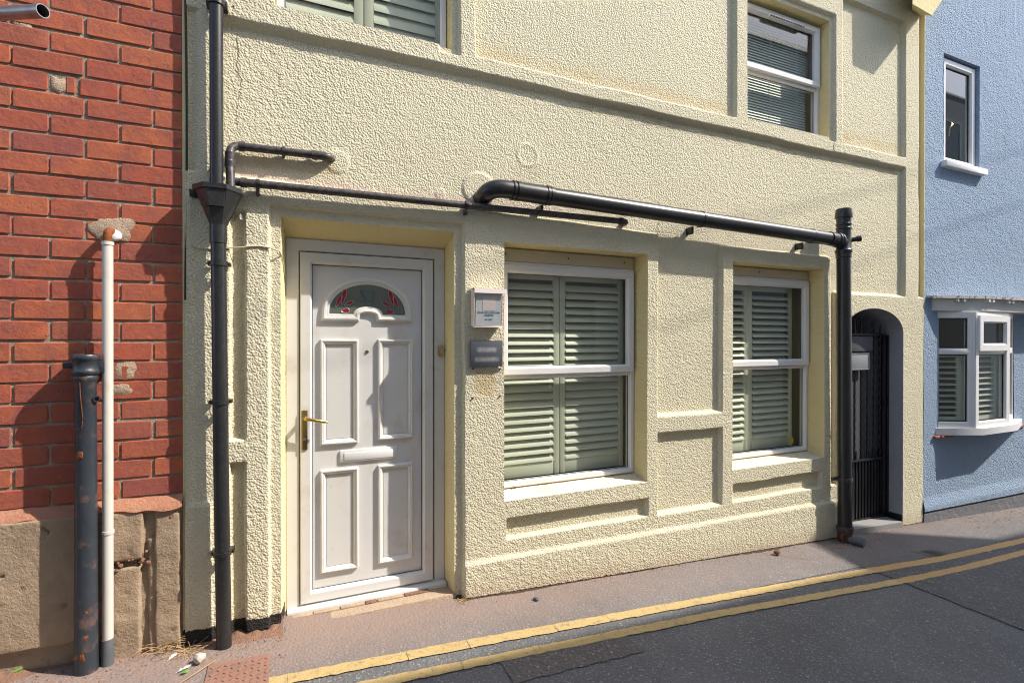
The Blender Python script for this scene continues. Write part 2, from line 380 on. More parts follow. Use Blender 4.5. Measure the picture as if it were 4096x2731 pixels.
def np_mesh(name, V, Fq, m, parent=None):
    me = bpy.data.meshes.new(name); nf = len(Fq)
    me.vertices.add(len(V)); me.vertices.foreach_set('co', np.ascontiguousarray(V, dtype=np.float32).ravel())
    me.loops.add(nf*4); me.loops.foreach_set('vertex_index', np.ascontiguousarray(Fq, dtype=np.int32).ravel())
    me.polygons.add(nf); me.polygons.foreach_set('loop_start', np.arange(nf, dtype=np.int32)*4)
    me.polygons.foreach_set('use_smooth', np.ones(nf, dtype=bool))
    me.materials.append(m); me.update(calc_edges=True); me.validate()
    return link(bpy.data.objects.new(name, me), parent)
def blur_noise(shape, sig, seed):
    g = np.random.default_rng(seed).standard_normal(shape)
    ky = np.fft.fftfreq(shape[0])[:, None]; kx = np.fft.rfftfreq(shape[1])[None]
    f = np.fft.rfft2(g)*np.exp(-2*(math.pi**2)*(sig**2)*(ky**2+kx**2)); n = np.fft.irfft2(f, s=shape)
    return (n-n.mean())/n.std()
def rect(x0, x1, z0, z1): return [(x0, z0), (x1, z0), (x1, z1), (x0, z1)]
def arc(cx, cz, rx, rz, a0, a1, n): return [(cx+rx*math.cos(math.radians(a0+(a1-a0)*i/n)), cz+rz*math.sin(math.radians(a0+(a1-a0)*i/n))) for i in range(n+1)]
def bend(p0, p1, p2, n=8):
    p0, p1, p2 = (Vector(p) for p in (p0, p1, p2)); return [p0*(1-t)**2+p1*2*t*(1-t)+p2*t*t for t in (i/n for i in range(n+1))]
def text_mesh(name, body, size, loc, m, parent, rot=(math.pi/2, 0, 0), extrude=.0004, align='CENTER'):
    c = bpy.data.curves.new(name, 'FONT'); c.body = body; c.size = size; c.align_x = align; c.align_y = 'CENTER'; c.extrude = extrude
    o = bpy.data.objects.new(name, c); COL.objects.link(o)
    dg = bpy.context.evaluated_depsgraph_get(); me = bpy.data.meshes.new_from_object(o.evaluated_get(dg)); bpy.data.objects.remove(o)
    me.materials.clear(); me.materials.append(m)
    q = link(bpy.data.objects.new(name, me), parent); q.location = loc; q.rotation_euler = rot; return q

# ================================================================== GROUND
def strip(name, pts_l, pts_r, m, lift, parent=None, kind=None):
    vs = []; fs = []
    for a, b in zip(pts_l, pts_r): vs += [(a[0], a[1], zg(a[0])+lift), (b[0], b[1], zg(b[0])+lift)]
    for i in range(len(pts_l)-1): fs.append((2*i, 2*i+1, 2*i+3, 2*i+2))
    mb = MB().add(vs, fs); o = mb.build(name, m, parent, None)
    if kind: o['kind'] = kind
    return o
XB = [-70, -8, -3, 0, 3, 6, 10, 14, 80]
road = strip('road', [(x, -70) for x in XB], [(x, 60) for x in XB], M['road'], 0, kind='structure')
pave = strip('pavement', [(x, -.455-.012*max(0, min(x, 7)-1)) for x in (-3, 0, 1, 2, 3, 4, 4.46)], [(x, .4) for x in (-3, 0, 1, 2, 3, 4, 4.46)], M['pave'], .004, kind='structure')
M['pave2'] = asphalt('passage_asphalt', (.10, .095, .092), .9, (.28, .19, .15), 85)
strip('pavement', [(x, -.56) for x in (4.46, 6, 8, 11)], [(x, .4) for x in (4.46, 6, 8, 11)], M['pave2'], .0045, kind='structure')
def jag(pts, amp=.006, step=.05, seed=1):
    rg = random.Random(seed); out = []
    n = len(pts)
    for i in range(n):
        a = Vector(pts[i]); b = Vector(pts[(i+1) % n]); k = max(1, int((b-a).length/step))
        for j in range(k):
            p = a.lerp(b, j/k); out.append((p.x+rg.uniform(-amp, amp), p.y+rg.uniform(-amp, amp)))
    return out
def ground_patch(name, poly, m, lift, parent=None, thick=0):
    vs = [(x, y, zg(x)+lift) for x, y in poly]; fs = [tuple(range(len(vs)))]
    if thick:
        n = len(vs); vs += [(x, y, zg(x)+lift-thick) for x, y in poly]; fs += [(i, i+n, (i+1) % n+n, (i+1) % n) for i in range(n)]
    o = MB().add(vs, fs).build(name, m, parent, None); o['kind'] = 'structure'; return o
ground_patch('road_patch', jag([(4.47, -3.88), (10.5, -3.88), (10.5, -.55), (4.47, -.55)], .008, .06, 3), M['rough'], .0055)
ground_patch('road_patch', jag([(1.42, -.83), (2.16, -.83), (2.16, -.655), (1.42, -.655)], .006, .04, 4), M['patch'], .0045)
# double yellow lines: worn paint in short cracked lengths
def yline(name, y0s, wdt, seed):
    rg = random.Random(seed); mb = MB(); x = -2.6
    yf = lambda q: np.interp(q, [-3, 0, 1.2, 2.8, 4.5, 5.3, 6.6, 8, 11], y0s)
    while x < 10.5:
        ln = rg.uniform(.18, .75); x1 = min(x+ln, 10.5); k = max(2, int((x1-x)/.03)); vs = []; fs = []
        for i in range(k+1):
            q = x+(x1-x)*i/k; t = rg.uniform(-.004, .004); t2 = rg.uniform(-.004, .004); dxs = rg.uniform(-.004, .004)
            for yy, zz in ((yf(q)+t, -.001), (yf(q)+t+.003, .0008), (yf(q)+wdt+t2-.003, .0008), (yf(q)+wdt+t2, -.001)): vs.append((q+dxs*0, yy, zg(q)+.0075+zz))
        for i in range(k):
            for j in range(3): fs.append((4*i+j, 4*i+j+1, 4*i+j+5, 4*i+j+4))
        mb.add(vs, fs); x = x1+rg.uniform(.001, .0035)
    o = mb.build(name, M['line'], road, None); return o
yline('yellow_line', [-.46, -.48, -.497, -.545, -.61, -.65, -.645, -.6, -.55], .074, 1)
yline('yellow_line', [-.61, -.635, -.655, -.70, -.795, -.815, -.79, -.75, -.7], .066, 2)
# ================================================================== YELLOW HOUSE
yh = empty('yellow_house', (3.1, 0, 0), 'pale yellow roughcast house with white panelled door, shuttered windows and arched side passage', 'house')
yh.location = (0, 0, 0)
ZLOW, ZSPL = .15, 3.6
def snap(a, vals):
    for v in vals: a[np.argmin(np.abs(a-v))] = v
    return a
gx = [0.]
while gx[-1] < 6.2: gx.append(gx[-1]+(.0062 if gx[-1] < 2.2 else .0062+.0028*min(1, (gx[-1]-2.2)/3)))
gx = np.array(gx[:-1]+[6.2])
DOX = (.431, 1.400); DOZ = 2.211
W1 = (1.72, 2.842, .53, 2.17); W2 = (3.668, 4.742, .53, 2.17)
U1 = (.400, 1.385, 3.32, 4.36); U2 = (3.82, 4.838, 3.32, 4.36)
gx = snap(gx, [DOX[0], DOX[1], W1[0], W1[1], W2[0], W2[1], U1[0], U1[1], U2[0], U2[1]])
gz = snap(np.concatenate([np.arange(ZLOW, ZSPL, .0066), np.arange(ZSPL, 5.05, .0085)]), [.53, 2.17, DOZ, 3.32, 4.36])
NL = 30
nz = NL+len(gz); nx = len(gx)
Xg = np.repeat(gx[:, None], nz, 1); Zg = np.empty((nx, nz)); Zg[:, NL:] = gz[None]
zb = (G0+GA*gx)+.012
for j in range(NL): Zg[:, j] = zb+(ZLOW-zb)*j/NL
lf1, lf2 = blur_noise((nx, nz), 14, 1), blur_noise((nx, nz), 14, 2)
vlf = blur_noise((nx, nz), 60, 3)
xw = Xg+.0018*lf1; zw = Zg+.0018*lf2
def sm(t): t = np.clip(t+.5, 0, 1); return t*t*(3-2*t)
def bx(x0, x1, z0, z1, e=.010, et=None): return sm((xw-x0)/e)*sm((x1-xw)/e)*sm((zw-z0)/e)*sm((z1-zw)/(et or e))
BASE = .036
h = np.zeros((nx, nz))
def up(m, v=BASE):
    global h; h = np.maximum(h, m*v)
def cut(m, v=0.):
    global h; h = h*(1-m)+np.minimum(h, v)*m
ledge = np.interp(xw, [0, .3, 2.94], [2.40, 2.395, 2.325])
e = .012
up(sm((2.94-xw)/e)*sm((ledge-zw)/.02)); up(sm((.125-xw)/.02)*np.clip(1.0-.5*sm((.05-xw)/.04)*(zw > 2.3), 0, 1))                                  # door and first window surround
up(bx(3.556, 4.832, -1, 2.285, .010, .02))                              # second window surround
up(bx(2.9, 3.6, -1, .28, .01, .03)); up(bx(2.9, 3.6, .87, 1.003, .010, .03))   # between the windows: foot and rail
up(bx(4.80, 5.1, -1, .285, .01, .03))
up(bx(4.90, 6.3, -1, 1.975, .01, .03))                                  # arch surround
up(bx(5.892, 6.112, 1.5, 4.75)); up(bx(-1, 6.3, 3.203, 3.305, .012, .02)*sm((6.11-xw)/e))
up(bx(6.07, 6.3, -1, 1.72, .01, .06))
up(bx(-1, 1.535, 3.25, 6)); up(bx(3.70, 4.985, 3.25, 6)); up(bx(1.4, 6.11, 4.60, 6))
h = np.maximum(h, .030*sm((zw-3.188)/.034)*sm((3.25-zw)/.01)*sm((6.11-xw)/e))                  # drip below the string course
cut(bx(.195, .262, -1, 2.22), .004); up(bx(.10, .3, .914, 1.037, .01, .02))    # narrow panels beside the downpipe
cut(bx(.376, 1.451, -1, 2.262), .010)                                   # stepped door surround
cut(bx(1.737, 2.842, .288, .413, .012, .008), .0); cut(bx(3.68, 4.705, .278, .41, .012, .008), .0)   # panels under the sills
cut(bx(1.30, 1.428, 3.28, 6), .01); cut(bx(4.80, 4.882, 3.30, 4.405), .01); cut(bx(3.70+.08, 4.882, 4.3, 4.405), .01)
pl = np.interp(xw, [1.4, 2.08, 4.58, 5], [.185, .176, .144, .14])
plm = sm((xw-1.452)/.01)*sm((5.0-xw)/.01)*sm((pl-zw)/.035)
h = h+.018*plm
flare = sm((.11-xw)/.02)*sm((.735-zw)/.03); h = h+.012*flare
h = h+.008*sm((.03-xw)/.03)
rim = lambda cx, cz, r: np.exp(-((np.hypot(Xg-cx, Zg-cz)-r)/.012)**2)
disc = lambda cx, cz, r, s=.02: sm((r-np.hypot((Xg-cx), (Zg-cz))-.02*lf1*.5)/s)
h += .004*rim(1.90, 2.755, .07)*(.5+.5*np.tanh(lf1)) + .005*disc(.72, 2.55, .055) + .007*disc(1.565, 2.50, .095) + .004*disc(1.31, 2.44, .03)
smooth = np.clip(sm((.085-xw)/.03)+sm((.13-xw)/.02)*sm((Zg-2.3)/.05)+disc(.72, 2.55, .06)+disc(1.565, 2.50, .10)+.6*disc(1.90, 2.755, .09), 0, 1)
smooth = np.maximum(smooth, .55*bx(.376, 1.451, -1, 2.262)*(zw > 2.1))
g1, g2, g3 = blur_noise((nx, nz), .8, 11), blur_noise((nx, nz), 2.2, 12), blur_noise((nx, nz), 6, 13)
coarse = 1+.45*np.clip((.32-Zg)/.2, 0, 1)+.15*np.clip((1.6-Xg)/1., 0, 1)*(Zg < 2.3)
rough = .0006*np.clip(g1, -1.1, 2.4)+.00015*np.clip(g2, -1.5, 2.5)*coarse
h += rough*coarse*(1-.85*smooth)+.0016*vlf+.0002*lf1
Yg = BASE-h
# arch opening
AX, AZ, ARX, ARZ = 5.44, 1.62, .428, .226
def arch_d(x, z):    # >0 inside the opening
    return np.where(z > AZ, 1-np.sqrt(((x-AX)/ARX)**2+((z-AZ)/ARZ)**2), 1-np.abs(x-AX)/ARX)
# pull grid points near the curve onto it
s_ = np.sqrt(((Xg-AX)/ARX)**2+((Zg-AZ)/ARZ)**2); near = (Zg > AZ) & (np.abs(s_-1) < .022)
Xg = np.where(near, AX+(Xg-AX)/s_, Xg); Zg = np.where(near, AZ+(Zg-AZ)/s_, Zg)
for sg in (-1, 1):
    k = np.argmin(np.abs(gx-(AX+sg*ARX))); Xg[k, Zg[k] <= AZ] = AX+sg*ARX
V = np.stack([Xg, Yg, Zg], -1).reshape(-1, 3)
idx = np.arange(nx*nz).reshape(nx, nz)
Q = np.stack([idx[:-1, :-1], idx[1:, :-1], idx[1:, 1:], idx[:-1, 1:]], -1)
cx = (Xg[:-1, :-1]+Xg[1:, 1:])/2; cz = (Zg[:-1, :-1]+Zg[1:, 1:])/2
inr = lambda r: (cx > r[0]) & (cx < r[1]) & (cz > r[2]) & (cz < r[3])
hole = inr((DOX[0], DOX[1], -9, DOZ)) | inr(W1) | inr(W2) | inr(U1) | inr(U2) | (arch_d(cx, cz) > 0)
parts = [('plinth', (cx > 1.451) & (cx < 4.98) & (cz < .165)), ('door_surround', inr((.262, 1.451, -9, 2.39))), ('corner_pier', inr((-1, .262, -9, 2.39))),
         ('window_surround', inr((1.451, 2.945, .165, 2.345))), ('window_surround', inr((3.55, 4.84, .165, 2.30))), ('mid_rail', inr((2.945, 3.55, .865, 1.02))),
         ('arch_surround', inr((4.9, 6.3, -9, 1.985))), ('string_course', inr((-1, 6.11, 3.16, 3.307))), ('window_surround', inr((-1, 1.54, 3.307, 9))),
         ('window_surround', inr((3.695, 4.99, 3.307, 4.60))), ('frieze', inr((1.54, 5.885, 4.60, 9))), ('pilaster', inr((5.885, 6.12, 1.985, 9))), ('wall', cx > -9)]
used = hole.copy()
for nm, mk in parts:
    mk = mk & ~used; used |= mk
    if not mk.any(): continue
    q = Q[mk]; u, inv = np.unique(q, return_inverse=True)
    np_mesh(nm, V[u], inv.reshape(q.shape), M['stucco'], yh)
# reveals: grow backwards from the rough arris
def reveal(r, yb, sh=(0, 0, 0, 0), rings=4, m=None, bottom=True, sillmat=None):
    x0, x1, z0, z1 = r; ia, ib = np.argmin(np.abs(gx-x0)), np.argmin(np.abs(gx-x1))
    jr = np.arange(nz)
    js = [j for j in jr if Zg[ia, j] >= z0-1e-6 and Zg[ia, j] <= z1+1e-6]
    def side(front, back, nm, mm):
        front = np.array(front); back = np.array(back); n = len(front); vs = []
        for k in range(rings+1):
            t = k/rings; p = front*(1-t)+back*t
            if 0 < k: p = p+.0016*np.random.default_rng(n+k).standard_normal((n, 1))*np.array([[1, 0, 1.]])*(1 if k < rings else 0)
            vs.append(p)
        vs = np.concatenate(vs); fs = []
        a = np.arange(n-1); fs = np.concatenate([np.stack([k*n+a, k*n+a+1, (k+1)*n+a+1, (k+1)*n+a], -1) for k in range(rings)])
        return np_mesh(nm, vs, fs, mm, yh)
    P = lambda i, j: (Xg[i, j], Yg[i, j], Zg[i, j])
    zt = z1-sh[3]; zbm = z0+sh[2]
    def sc_(z): return zbm+(z-z0)*(zt-zbm)/(z1-z0)
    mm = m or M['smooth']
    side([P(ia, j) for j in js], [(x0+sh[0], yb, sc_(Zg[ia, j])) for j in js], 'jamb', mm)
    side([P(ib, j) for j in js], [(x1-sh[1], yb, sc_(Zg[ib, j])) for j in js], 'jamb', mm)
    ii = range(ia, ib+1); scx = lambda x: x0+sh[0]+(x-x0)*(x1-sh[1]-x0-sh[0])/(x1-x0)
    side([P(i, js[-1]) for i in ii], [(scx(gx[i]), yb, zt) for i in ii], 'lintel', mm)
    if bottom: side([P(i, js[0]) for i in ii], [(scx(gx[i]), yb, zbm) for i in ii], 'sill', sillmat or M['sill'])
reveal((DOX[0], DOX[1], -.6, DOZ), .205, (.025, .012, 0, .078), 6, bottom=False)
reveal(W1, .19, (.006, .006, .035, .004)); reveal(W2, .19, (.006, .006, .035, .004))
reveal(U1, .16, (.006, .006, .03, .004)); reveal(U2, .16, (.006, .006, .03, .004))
# passage behind the arch
path = [(AX-ARX, zg(5.1)-.05)]+[(AX-ARX, AZ)]+arc(AX, AZ, ARX, ARZ, 180, 0, 24)[1:-1]+[(AX+ARX, AZ), (AX+ARX, zg(5.9)-.05)]
mb = MB(); pv = [(x, -.003, z) for x, z in path]+[(x, 1.6, z) for x, z in path]; n = len(path)
mb.add(pv, [(i, i+1, i+1+n, i+n) for i in range(n-1)]); mb.add([(x, 1.6, z) for x, z in path], [tuple(range(n))])
mb.build('passage_lining', M['reveal_grey'], yh)
MB().box(AX+ARX-.004, AX+ARX+.02, .004, .15, zg(5.87), zg(5.87)+.11).build('tar_band', M['black'], yh)
# house body and roof so that the rooms stay dark
MB().box(0, 6.2, .9, 5.5, -.5, 5.2).build('house_body', M['room'], yh)
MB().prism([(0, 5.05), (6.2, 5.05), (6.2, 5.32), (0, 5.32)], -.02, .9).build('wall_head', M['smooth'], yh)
rf = MB().add([(0, -.3, 5.33), (6.2, -.3, 5.33), (6.2, 2.9, 7.4), (0, 2.9, 7.4), (0, 5.6, 5.33), (6.2, 5.6, 5.33), (0, -.3, 5.27), (6.2, -.3, 5.27)],
              [(0, 1, 2, 3), (3, 2, 5, 4), (0, 6, 7, 1), (0, 3, 4), (1, 5, 2), (6, 4, 5, 7)]).build('roof', M['roof'], yh, None)
for (x0, x1, z0, z1, nm) in ((1.72, 2.842, .4, 2.3, 'room'), (3.668, 4.742, .4, 2.3, 'room'), (.4, 1.385, 3.2, 4.5, 'room'), (3.82, 4.838, 3.2, 4.5, 'room')):
    b = MB().add([(x0-.1, .19, z0-.05), (x1+.1, .19, z0-.05), (x1+.1, .19, z1+.05), (x0-.1, .19, z1+.05), (x0-.1, .89, z0-.05), (x1+.1, .89, z0-.05), (x1+.1, .89, z1+.05), (x0-.1, .89, z1+.05)],
             [(0, 1, 5, 4), (1, 2, 6, 5), (2, 3, 7, 6), (3, 0, 4, 7), (4, 5, 6, 7)]); b.build('room_lining', M['room'], yh, None)
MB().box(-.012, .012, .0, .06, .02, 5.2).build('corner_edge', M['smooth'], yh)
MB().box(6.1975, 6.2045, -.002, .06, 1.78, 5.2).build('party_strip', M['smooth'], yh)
# corbel under the eaves
cb = [(5.99, .0, 4.73), (6.14, .0, 4.72), (5.93, -.2, 4.555), (5.63, -.2, 4.58), (5.97, .0, 5.2), (6.3, .0, 5.2), (6.5, -.2, 5.2), (5.62, -.2, 5.2)]
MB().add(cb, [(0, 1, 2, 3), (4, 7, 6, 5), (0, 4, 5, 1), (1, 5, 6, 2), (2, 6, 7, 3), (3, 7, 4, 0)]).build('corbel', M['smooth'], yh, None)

# ---- windows
FP = [(0, -.03), (0, .020), (.004, .024), (.028, .024), (.036, .012), (.036, -.03)]
def window(x0, x1, z0, z1, Y, ztr, board=None, screws=(), m='upvc2', seal=True):
    """outer frame with an opening light above a fixed pane"""
    w = MB().ring(rect(x0, x1, z0, z1), FP, Y=Y)
    w.box(x0+.04, x1-.04, Y-.018, Y+.03, ztr-.032, ztr+.0, .003)
    win = w.build('window', M[m], yh)
    s = MB().ring(rect(x0+.018, x1-.018, ztr-.004, z1-.02), [(0, 0), (0, .018), (.005, .023), (.042, .023), (.056, .006), (.056, -.02)], Y=Y-.024)
    s.build('opening_sash', M[m], win)
    for (a, b, c, d, yy) in ((x0+.072, x1-.072, ztr+.050, z1-.074, Y-.010), (x0+.034, x1-.034, z0+.034, ztr-.03, Y+.004)):
        MB().ring(rect(a-.012, b+.012, c-.012, d+.012), [(0, 0), (.016, 0), (.016, -.006)], Y=yy-.001).build('glazing_seal', M['black'], win)
        MB().add([(a-.01, yy+.002, c-.01), (b+.01, yy+.002, c-.01), (b+.01, yy+.002, d+.01), (a-.01, yy+.002, d+.01)], [(0, 1, 2, 3)]).build('pane', M['glass'], win, None)
    if board:
        MB().box(x0, x1, Y-.02, Y+.02, z1+.002, board, .003).build('head_board', M['board'], win)
        for sx in screws: MB().lathe([(.008, -.003), (.007, 0), (.004, .003)], (sx, Y-.021, (z1+board)/2+.004), (0, -1, 0), 10).build('screw_cap', M['rust'], win)
    for tx in (x0+.12, x1-.2): MB().box(tx, tx+.035, Y-.034, Y-.02, z0+.006, z0+.016, .002).build('drain_cap', M[m], win)
    return win
w1 = window(1.73, 2.832, .568, 2.075, .168, 1.322, 2.162, (1.79, 2.27, 2.745))
w2 = window(3.678, 4.732, .568, 2.085, .168, 1.335, 2.162, (3.74, 4.13))
w3 = window(.41, 1.375, 3.352, 4.35, .14, 3.95)
w4 = window(3.83, 4.828, 3.352, 4.345, .14, 3.80)
v = MB().box(4.16, 4.60, .082, .118, 4.266, 4.292, .004); v.build('trickle_vent', M['upvc2'], w4)
mb = MB()
for i in range(14): mb.box(4.175+i*.03, 4.198+i*.03, .0795, .083, 4.268, 4.278)
mb.build('vent_slot', M['black'], w4)['kind'] = 'stuff'
MB().lathe([(.001, 0), (.030, 0), (.034, .001), (.001, .001)], (4.545, .169, .665), (0, -1, 0), 24).build('sticker', M['sticker'], w2)

# ---- plantation shutters behind the panes
def shutter(x0, x1, z0, z1, Y, label, pitch=.0545, tilt=48, group='plantation shutters', stile=.045, open_to=None, rail=(.10, .085)):
    t = empty('plantation_shutter', (0, 0, 0), label, 'shutter', group)
    for a, b in ((x0, x0+stile), (x1-stile, x1)): MB().box(a, b, Y-.012, Y+.015, z0, z1, .003).build('stile', M['shutter'], t)
    MB().box(x0+stile, x1-stile, Y-.010, Y+.013, z0, z0+rail[0], .003).build('rail', M['shutter'], t)
    MB().box(x0+stile, x1-stile, Y-.010, Y+.013, z1-rail[1], z1, .003).build('rail', M['shutter'], t)
    wd, th = pitch*1.19, .010; L0 = (x1-x0)/2-stile-.002
    prof = [(math.cos(a)*wd/2, math.sin(a)*th/2) for a in (2*math.pi*i/10 for i in range(10))]
    mb = MB(); vs = [(sx*L0, p, q) for sx in (-1, 1) for p, q in prof]
    mb.add(vs, [tuple(range(9, -1, -1)), tuple(range(10, 20))]+[(i, (i+1) % 10, (i+1) % 10+10, i+10) for i in range(10)])
    me = mb.mesh('louvre', M['shutter'], 40)
    z = z0+rail[0]+.025; k = 0
    while z < z1-rail[1]-.012:
        o = link(bpy.data.objects.new('louvre', me), t); o.location = ((x0+x1)/2, Y, z)
        tl = tilt if open_to is None else np.interp(z, [z0, z1], [tilt, open_to])
        o.rotation_euler = (math.radians(tl+random.uniform(-1.5, 1.5)), 0, 0); z += pitch; k += 1
    return t
shutter(1.70, 2.245, .60, 2.06, .245, 'pale louvred shutter inside the large window beside the panelled door, leaf next to the door', tilt=56, open_to=48)
shutter(2.25, 2.80, .60, 2.06, .245, 'pale louvred shutter inside the large window beside the panelled door, leaf away from the door', tilt=58, open_to=50)
shutter(3.62, 4.095, .60, 2.06, .245, 'pale louvred shutter in the window beside the soil stack, leaf next to the rendered panel', open_to=36, tilt=50)
shutter(4.10, 4.64, .60, 2.06, .245, 'pale louvred shutter in the window beside the soil stack, leaf next to the stack', open_to=34, tilt=50)
shutter(.40, .885, 3.36, 4.3, .215, 'pale louvred shutter in the upstairs window above the door, leaf next to the downpipe', pitch=.075, tilt=68, stile=.055, rail=(.085, .06))
shutter(.89, 1.385, 3.36, 4.3, .215, 'pale louvred shutter in the upstairs window above the door, leaf away from the downpipe', pitch=.075, tilt=74, stile=.055, rail=(.055, .06))
vb = empty('venetian_blind', (0, 0, 0), 'grey-green venetian blind with fine slats in the upstairs window under the trickle vent', 'blind')
M['blind'] = simple('grey_blind', (.62, .66, .62), .5, .05, 3)
mb = MB()
for k in range(38):
    z = 3.40+k*.0235
    mb.add([(3.87, .215, z-.0115), (4.79, .215, z-.0115), (4.79, .226, z+.0115), (3.87, .226, z+.0115)], [(0, 1, 2, 3)])
mb.build('slats', M['blind'], vb, None)['kind'] = 'stuff'
MB().box(3.87, 4.79, .205, .245, 4.29, 4.325, .003).build('head_rail', M['blind'], vb)
for xx in (4.0, 4.33, 4.66): MB().tube([(xx, .212, 3.39), (xx, .212, 4.3)], .0016, 5).build('ladder_cord', M['blind'], vb)

# ---- front door
DY = .205
leaf = MB(); leaf.box(.575, 1.25, DY+.012, DY+.05, .08, 2.0)
door = leaf.build('door', M['upvc'], yh)
FR = [(0, -.05), (0, .0), (.004, .004), (.066, .004), (.072, -.004), (.072, -.05)]
fx0, fx1, fz0, fz1 = .456, 1.388, -.04, 2.133
MB().ring(rect(fx0, fx1, fz0, fz1), FR, Y=DY-.008).build('door_frame', M['upvc'], door)
SP = [(0, -.03), (0, .018), (.005, .023), (.052, .023), (.064, .008), (.064, -.02)]
MB().ring(rect(.531, 1.309, .034, 2.056), SP, Y=DY+.0).build('sash_frame', M['upvc'], door)
MB().ring(rect(.527, 1.313, .030, 2.060), [(-.006, 0), (.010, 0), (.010, -.01)], Y=DY-.005).build('door_seal', M['black'], door)
MB().ring(rect(.593, 1.247, .096, 1.994), [(-.004, 0), (.006, 0)], Y=DY+.008).build('door_seal', M['black'], door)
mb = MB(); mb.box(fx0+.004, fx1-.004, DY-.075, DY-.012, -.045, .026, .006); mb.build('threshold', M['upvc'], door)
for tx in (.66, .675, .69): MB().lathe([(.004, 0), (.004, .001)], (tx, DY-.0755, -.015), (0, -1, 0), 8).build('drain_hole', M['black'], door)
MB().box(1.19, 1.235, DY-.083, DY-.074, -.022, -.008, .003).build('drain_cap', M['upvc'], door)
MO = [(0, -.01), (0, .010), (.004, .018), (.010, .020), (.014, .016), (.018, .016), (.024, .010), (.028, .004), (.033, -.006)]
PY = DY+.012
for r in ((.641, .855, .935, 1.555), (.971, 1.186, .940, 1.555), (.641, .855, .184, .788), (.971, 1.184, .184, .786)):
    MB().ring(rect(*r), MO, Y=PY).build('panel_moulding', M['upvc'], door)
    MB().box(r[0]+.034, r[1]-.034, PY-.002, PY+.01, r[2]+.034, r[3]-.034).build('panel', M['upvc'], door)
# sunburst fanlight
def arch_path(xl, xr, zb_, rz, xil, xir, rzi):
    cxm = (xl+xr)/2; cxi = (xil+xir)/2
    p = [(xl, zb_), (xil, zb_)]+arc(cxi, zb_, (xir-xil)/2, rzi, 180, 0, 14)[1:-1]+[(xir, zb_), (xr, zb_)]
    return p+arc(cxm, zb_+.012, (xr-xl)/2, rz-.012, 0, 180, 28)[1:-1]
gp = arch_path(.690, 1.137, 1.706, .180, .826, 1.000, .048)
fp_in = [(0, .006), (-.008, .012), (-.016, .012), (-.020, .019), (-.030, .021), (-.038, .015), (-.044, -.006)]
MB().ring(gp, fp_in, Y=PY).build('fanlight_surround', M['upvc'], door)
MB().add([(x, PY-.004, z) for x, z in gp], [tuple(range(len(gp)))]).build('fanlight_glass', M['obscure'], door, None)
def petal(cx, cz, ln, wd, ang):
    a = math.radians(ang); pts = []
    for i in range(14):
        t = 2*math.pi*i/14; u_ = (1-math.cos(t))/2; v_ = math.sin(t)*wd/2*(.35+.65*u_)
        pts.append((cx+u_*ln*math.cos(a)-v_*math.sin(a), cz+u_*ln*math.sin(a)+v_*math.cos(a)))
    return pts
for sgn, ox in ((1, .757), (-1, 1.067)):
    for (dx, dz, ln, wd, an) in ((-.030, .004, .078, .030, 66), (.002, .020, .098, .036, 76), (.018, .016, .058, .028, 25), (.000, -.020, .048, .038, 8)):
        a = an if sgn > 0 else 180-an; pp = petal(ox+sgn*dx, 1.742+dz, ln, wd, a)
        MB().prism(pp, PY-.0062, PY-.0045).build('red_petal', M['red'], door, None)
        MB().tube([(x, PY-.0065, z) for x, z in pp+pp[:1]], .0016, 5).build('lead_line', M['lead'], door)
text_mesh('house_number', '53', .10, (.912, PY-.0052, 1.812), M['ink'], door)
mb = MB().box(.749, 1.084, PY-.012, PY, .822, .896, .006); mb.build('letter_plate', M['upvc2'], door)
MB().box(.772, 1.062, PY-.017, PY-.011, .832, .880, .004).build('letter_flap', M['upvc2'], door)
MB().lathe([(.010, 0), (.010, .006), (.006, .008), (.006, .004), (.001, .004)], (.908, PY, 1.482), (0, -1, 0), 14).build('spy_hole', M['brass'], door)
HY = DY-.023
MB().box(.540, .570, HY-.008, HY+.004, .922, 1.149, .003).build('handle_plate', M['brass'], door)
mb = MB(); mb.lathe([(.012, 0), (.012, .03), (.009, .04)], (.555, HY-.006, 1.105), (0, -1, 0), 14)
mb.tube(bend((.555, HY-.046, 1.105), (.568, HY-.058, 1.104), (.60, HY-.058, 1.098))+[Vector((.66, HY-.056, 1.084)), Vector((.676, HY-.052, 1.080))], [.010]*9+[.009, .006], 10)
mb.build('door_handle', M['brass'], door)
MB().lathe([(.008, 0), (.008, .006), (.005, .008)], (.555, HY-.008, .985), (0, -1, 0), 12).build('lock_cylinder', M['galv'], door)
mb = MB().box(1.345, 1.372, DY-.028, DY-.010, 1.45, 1.516, .003); bell = mb.build('door_bell', M['brass'], door)
MB().lathe([(.008, 0), (.008, .004), (.004, .006)], (1.359, DY-.028, 1.483), (0, -1, 0), 12).build('bell_button', M['galv'], door)
# door step
st = MB().box(.44, 1.41, .02, .27, zg(1)-.1, .003, .008); st.build('door_step', M['mortar2'], yh)
mb = MB()
rgb = random.Random(5); xx = .47
while xx < 1.2:
    ln = rgb.uniform(.06, .16); MB().box(xx, xx+ln, .100, .136, .000, .012, .003).build('packing_tile', M['dirt'] if rgb.random() < .6 else M['mortar2'], yh); xx += ln+.006
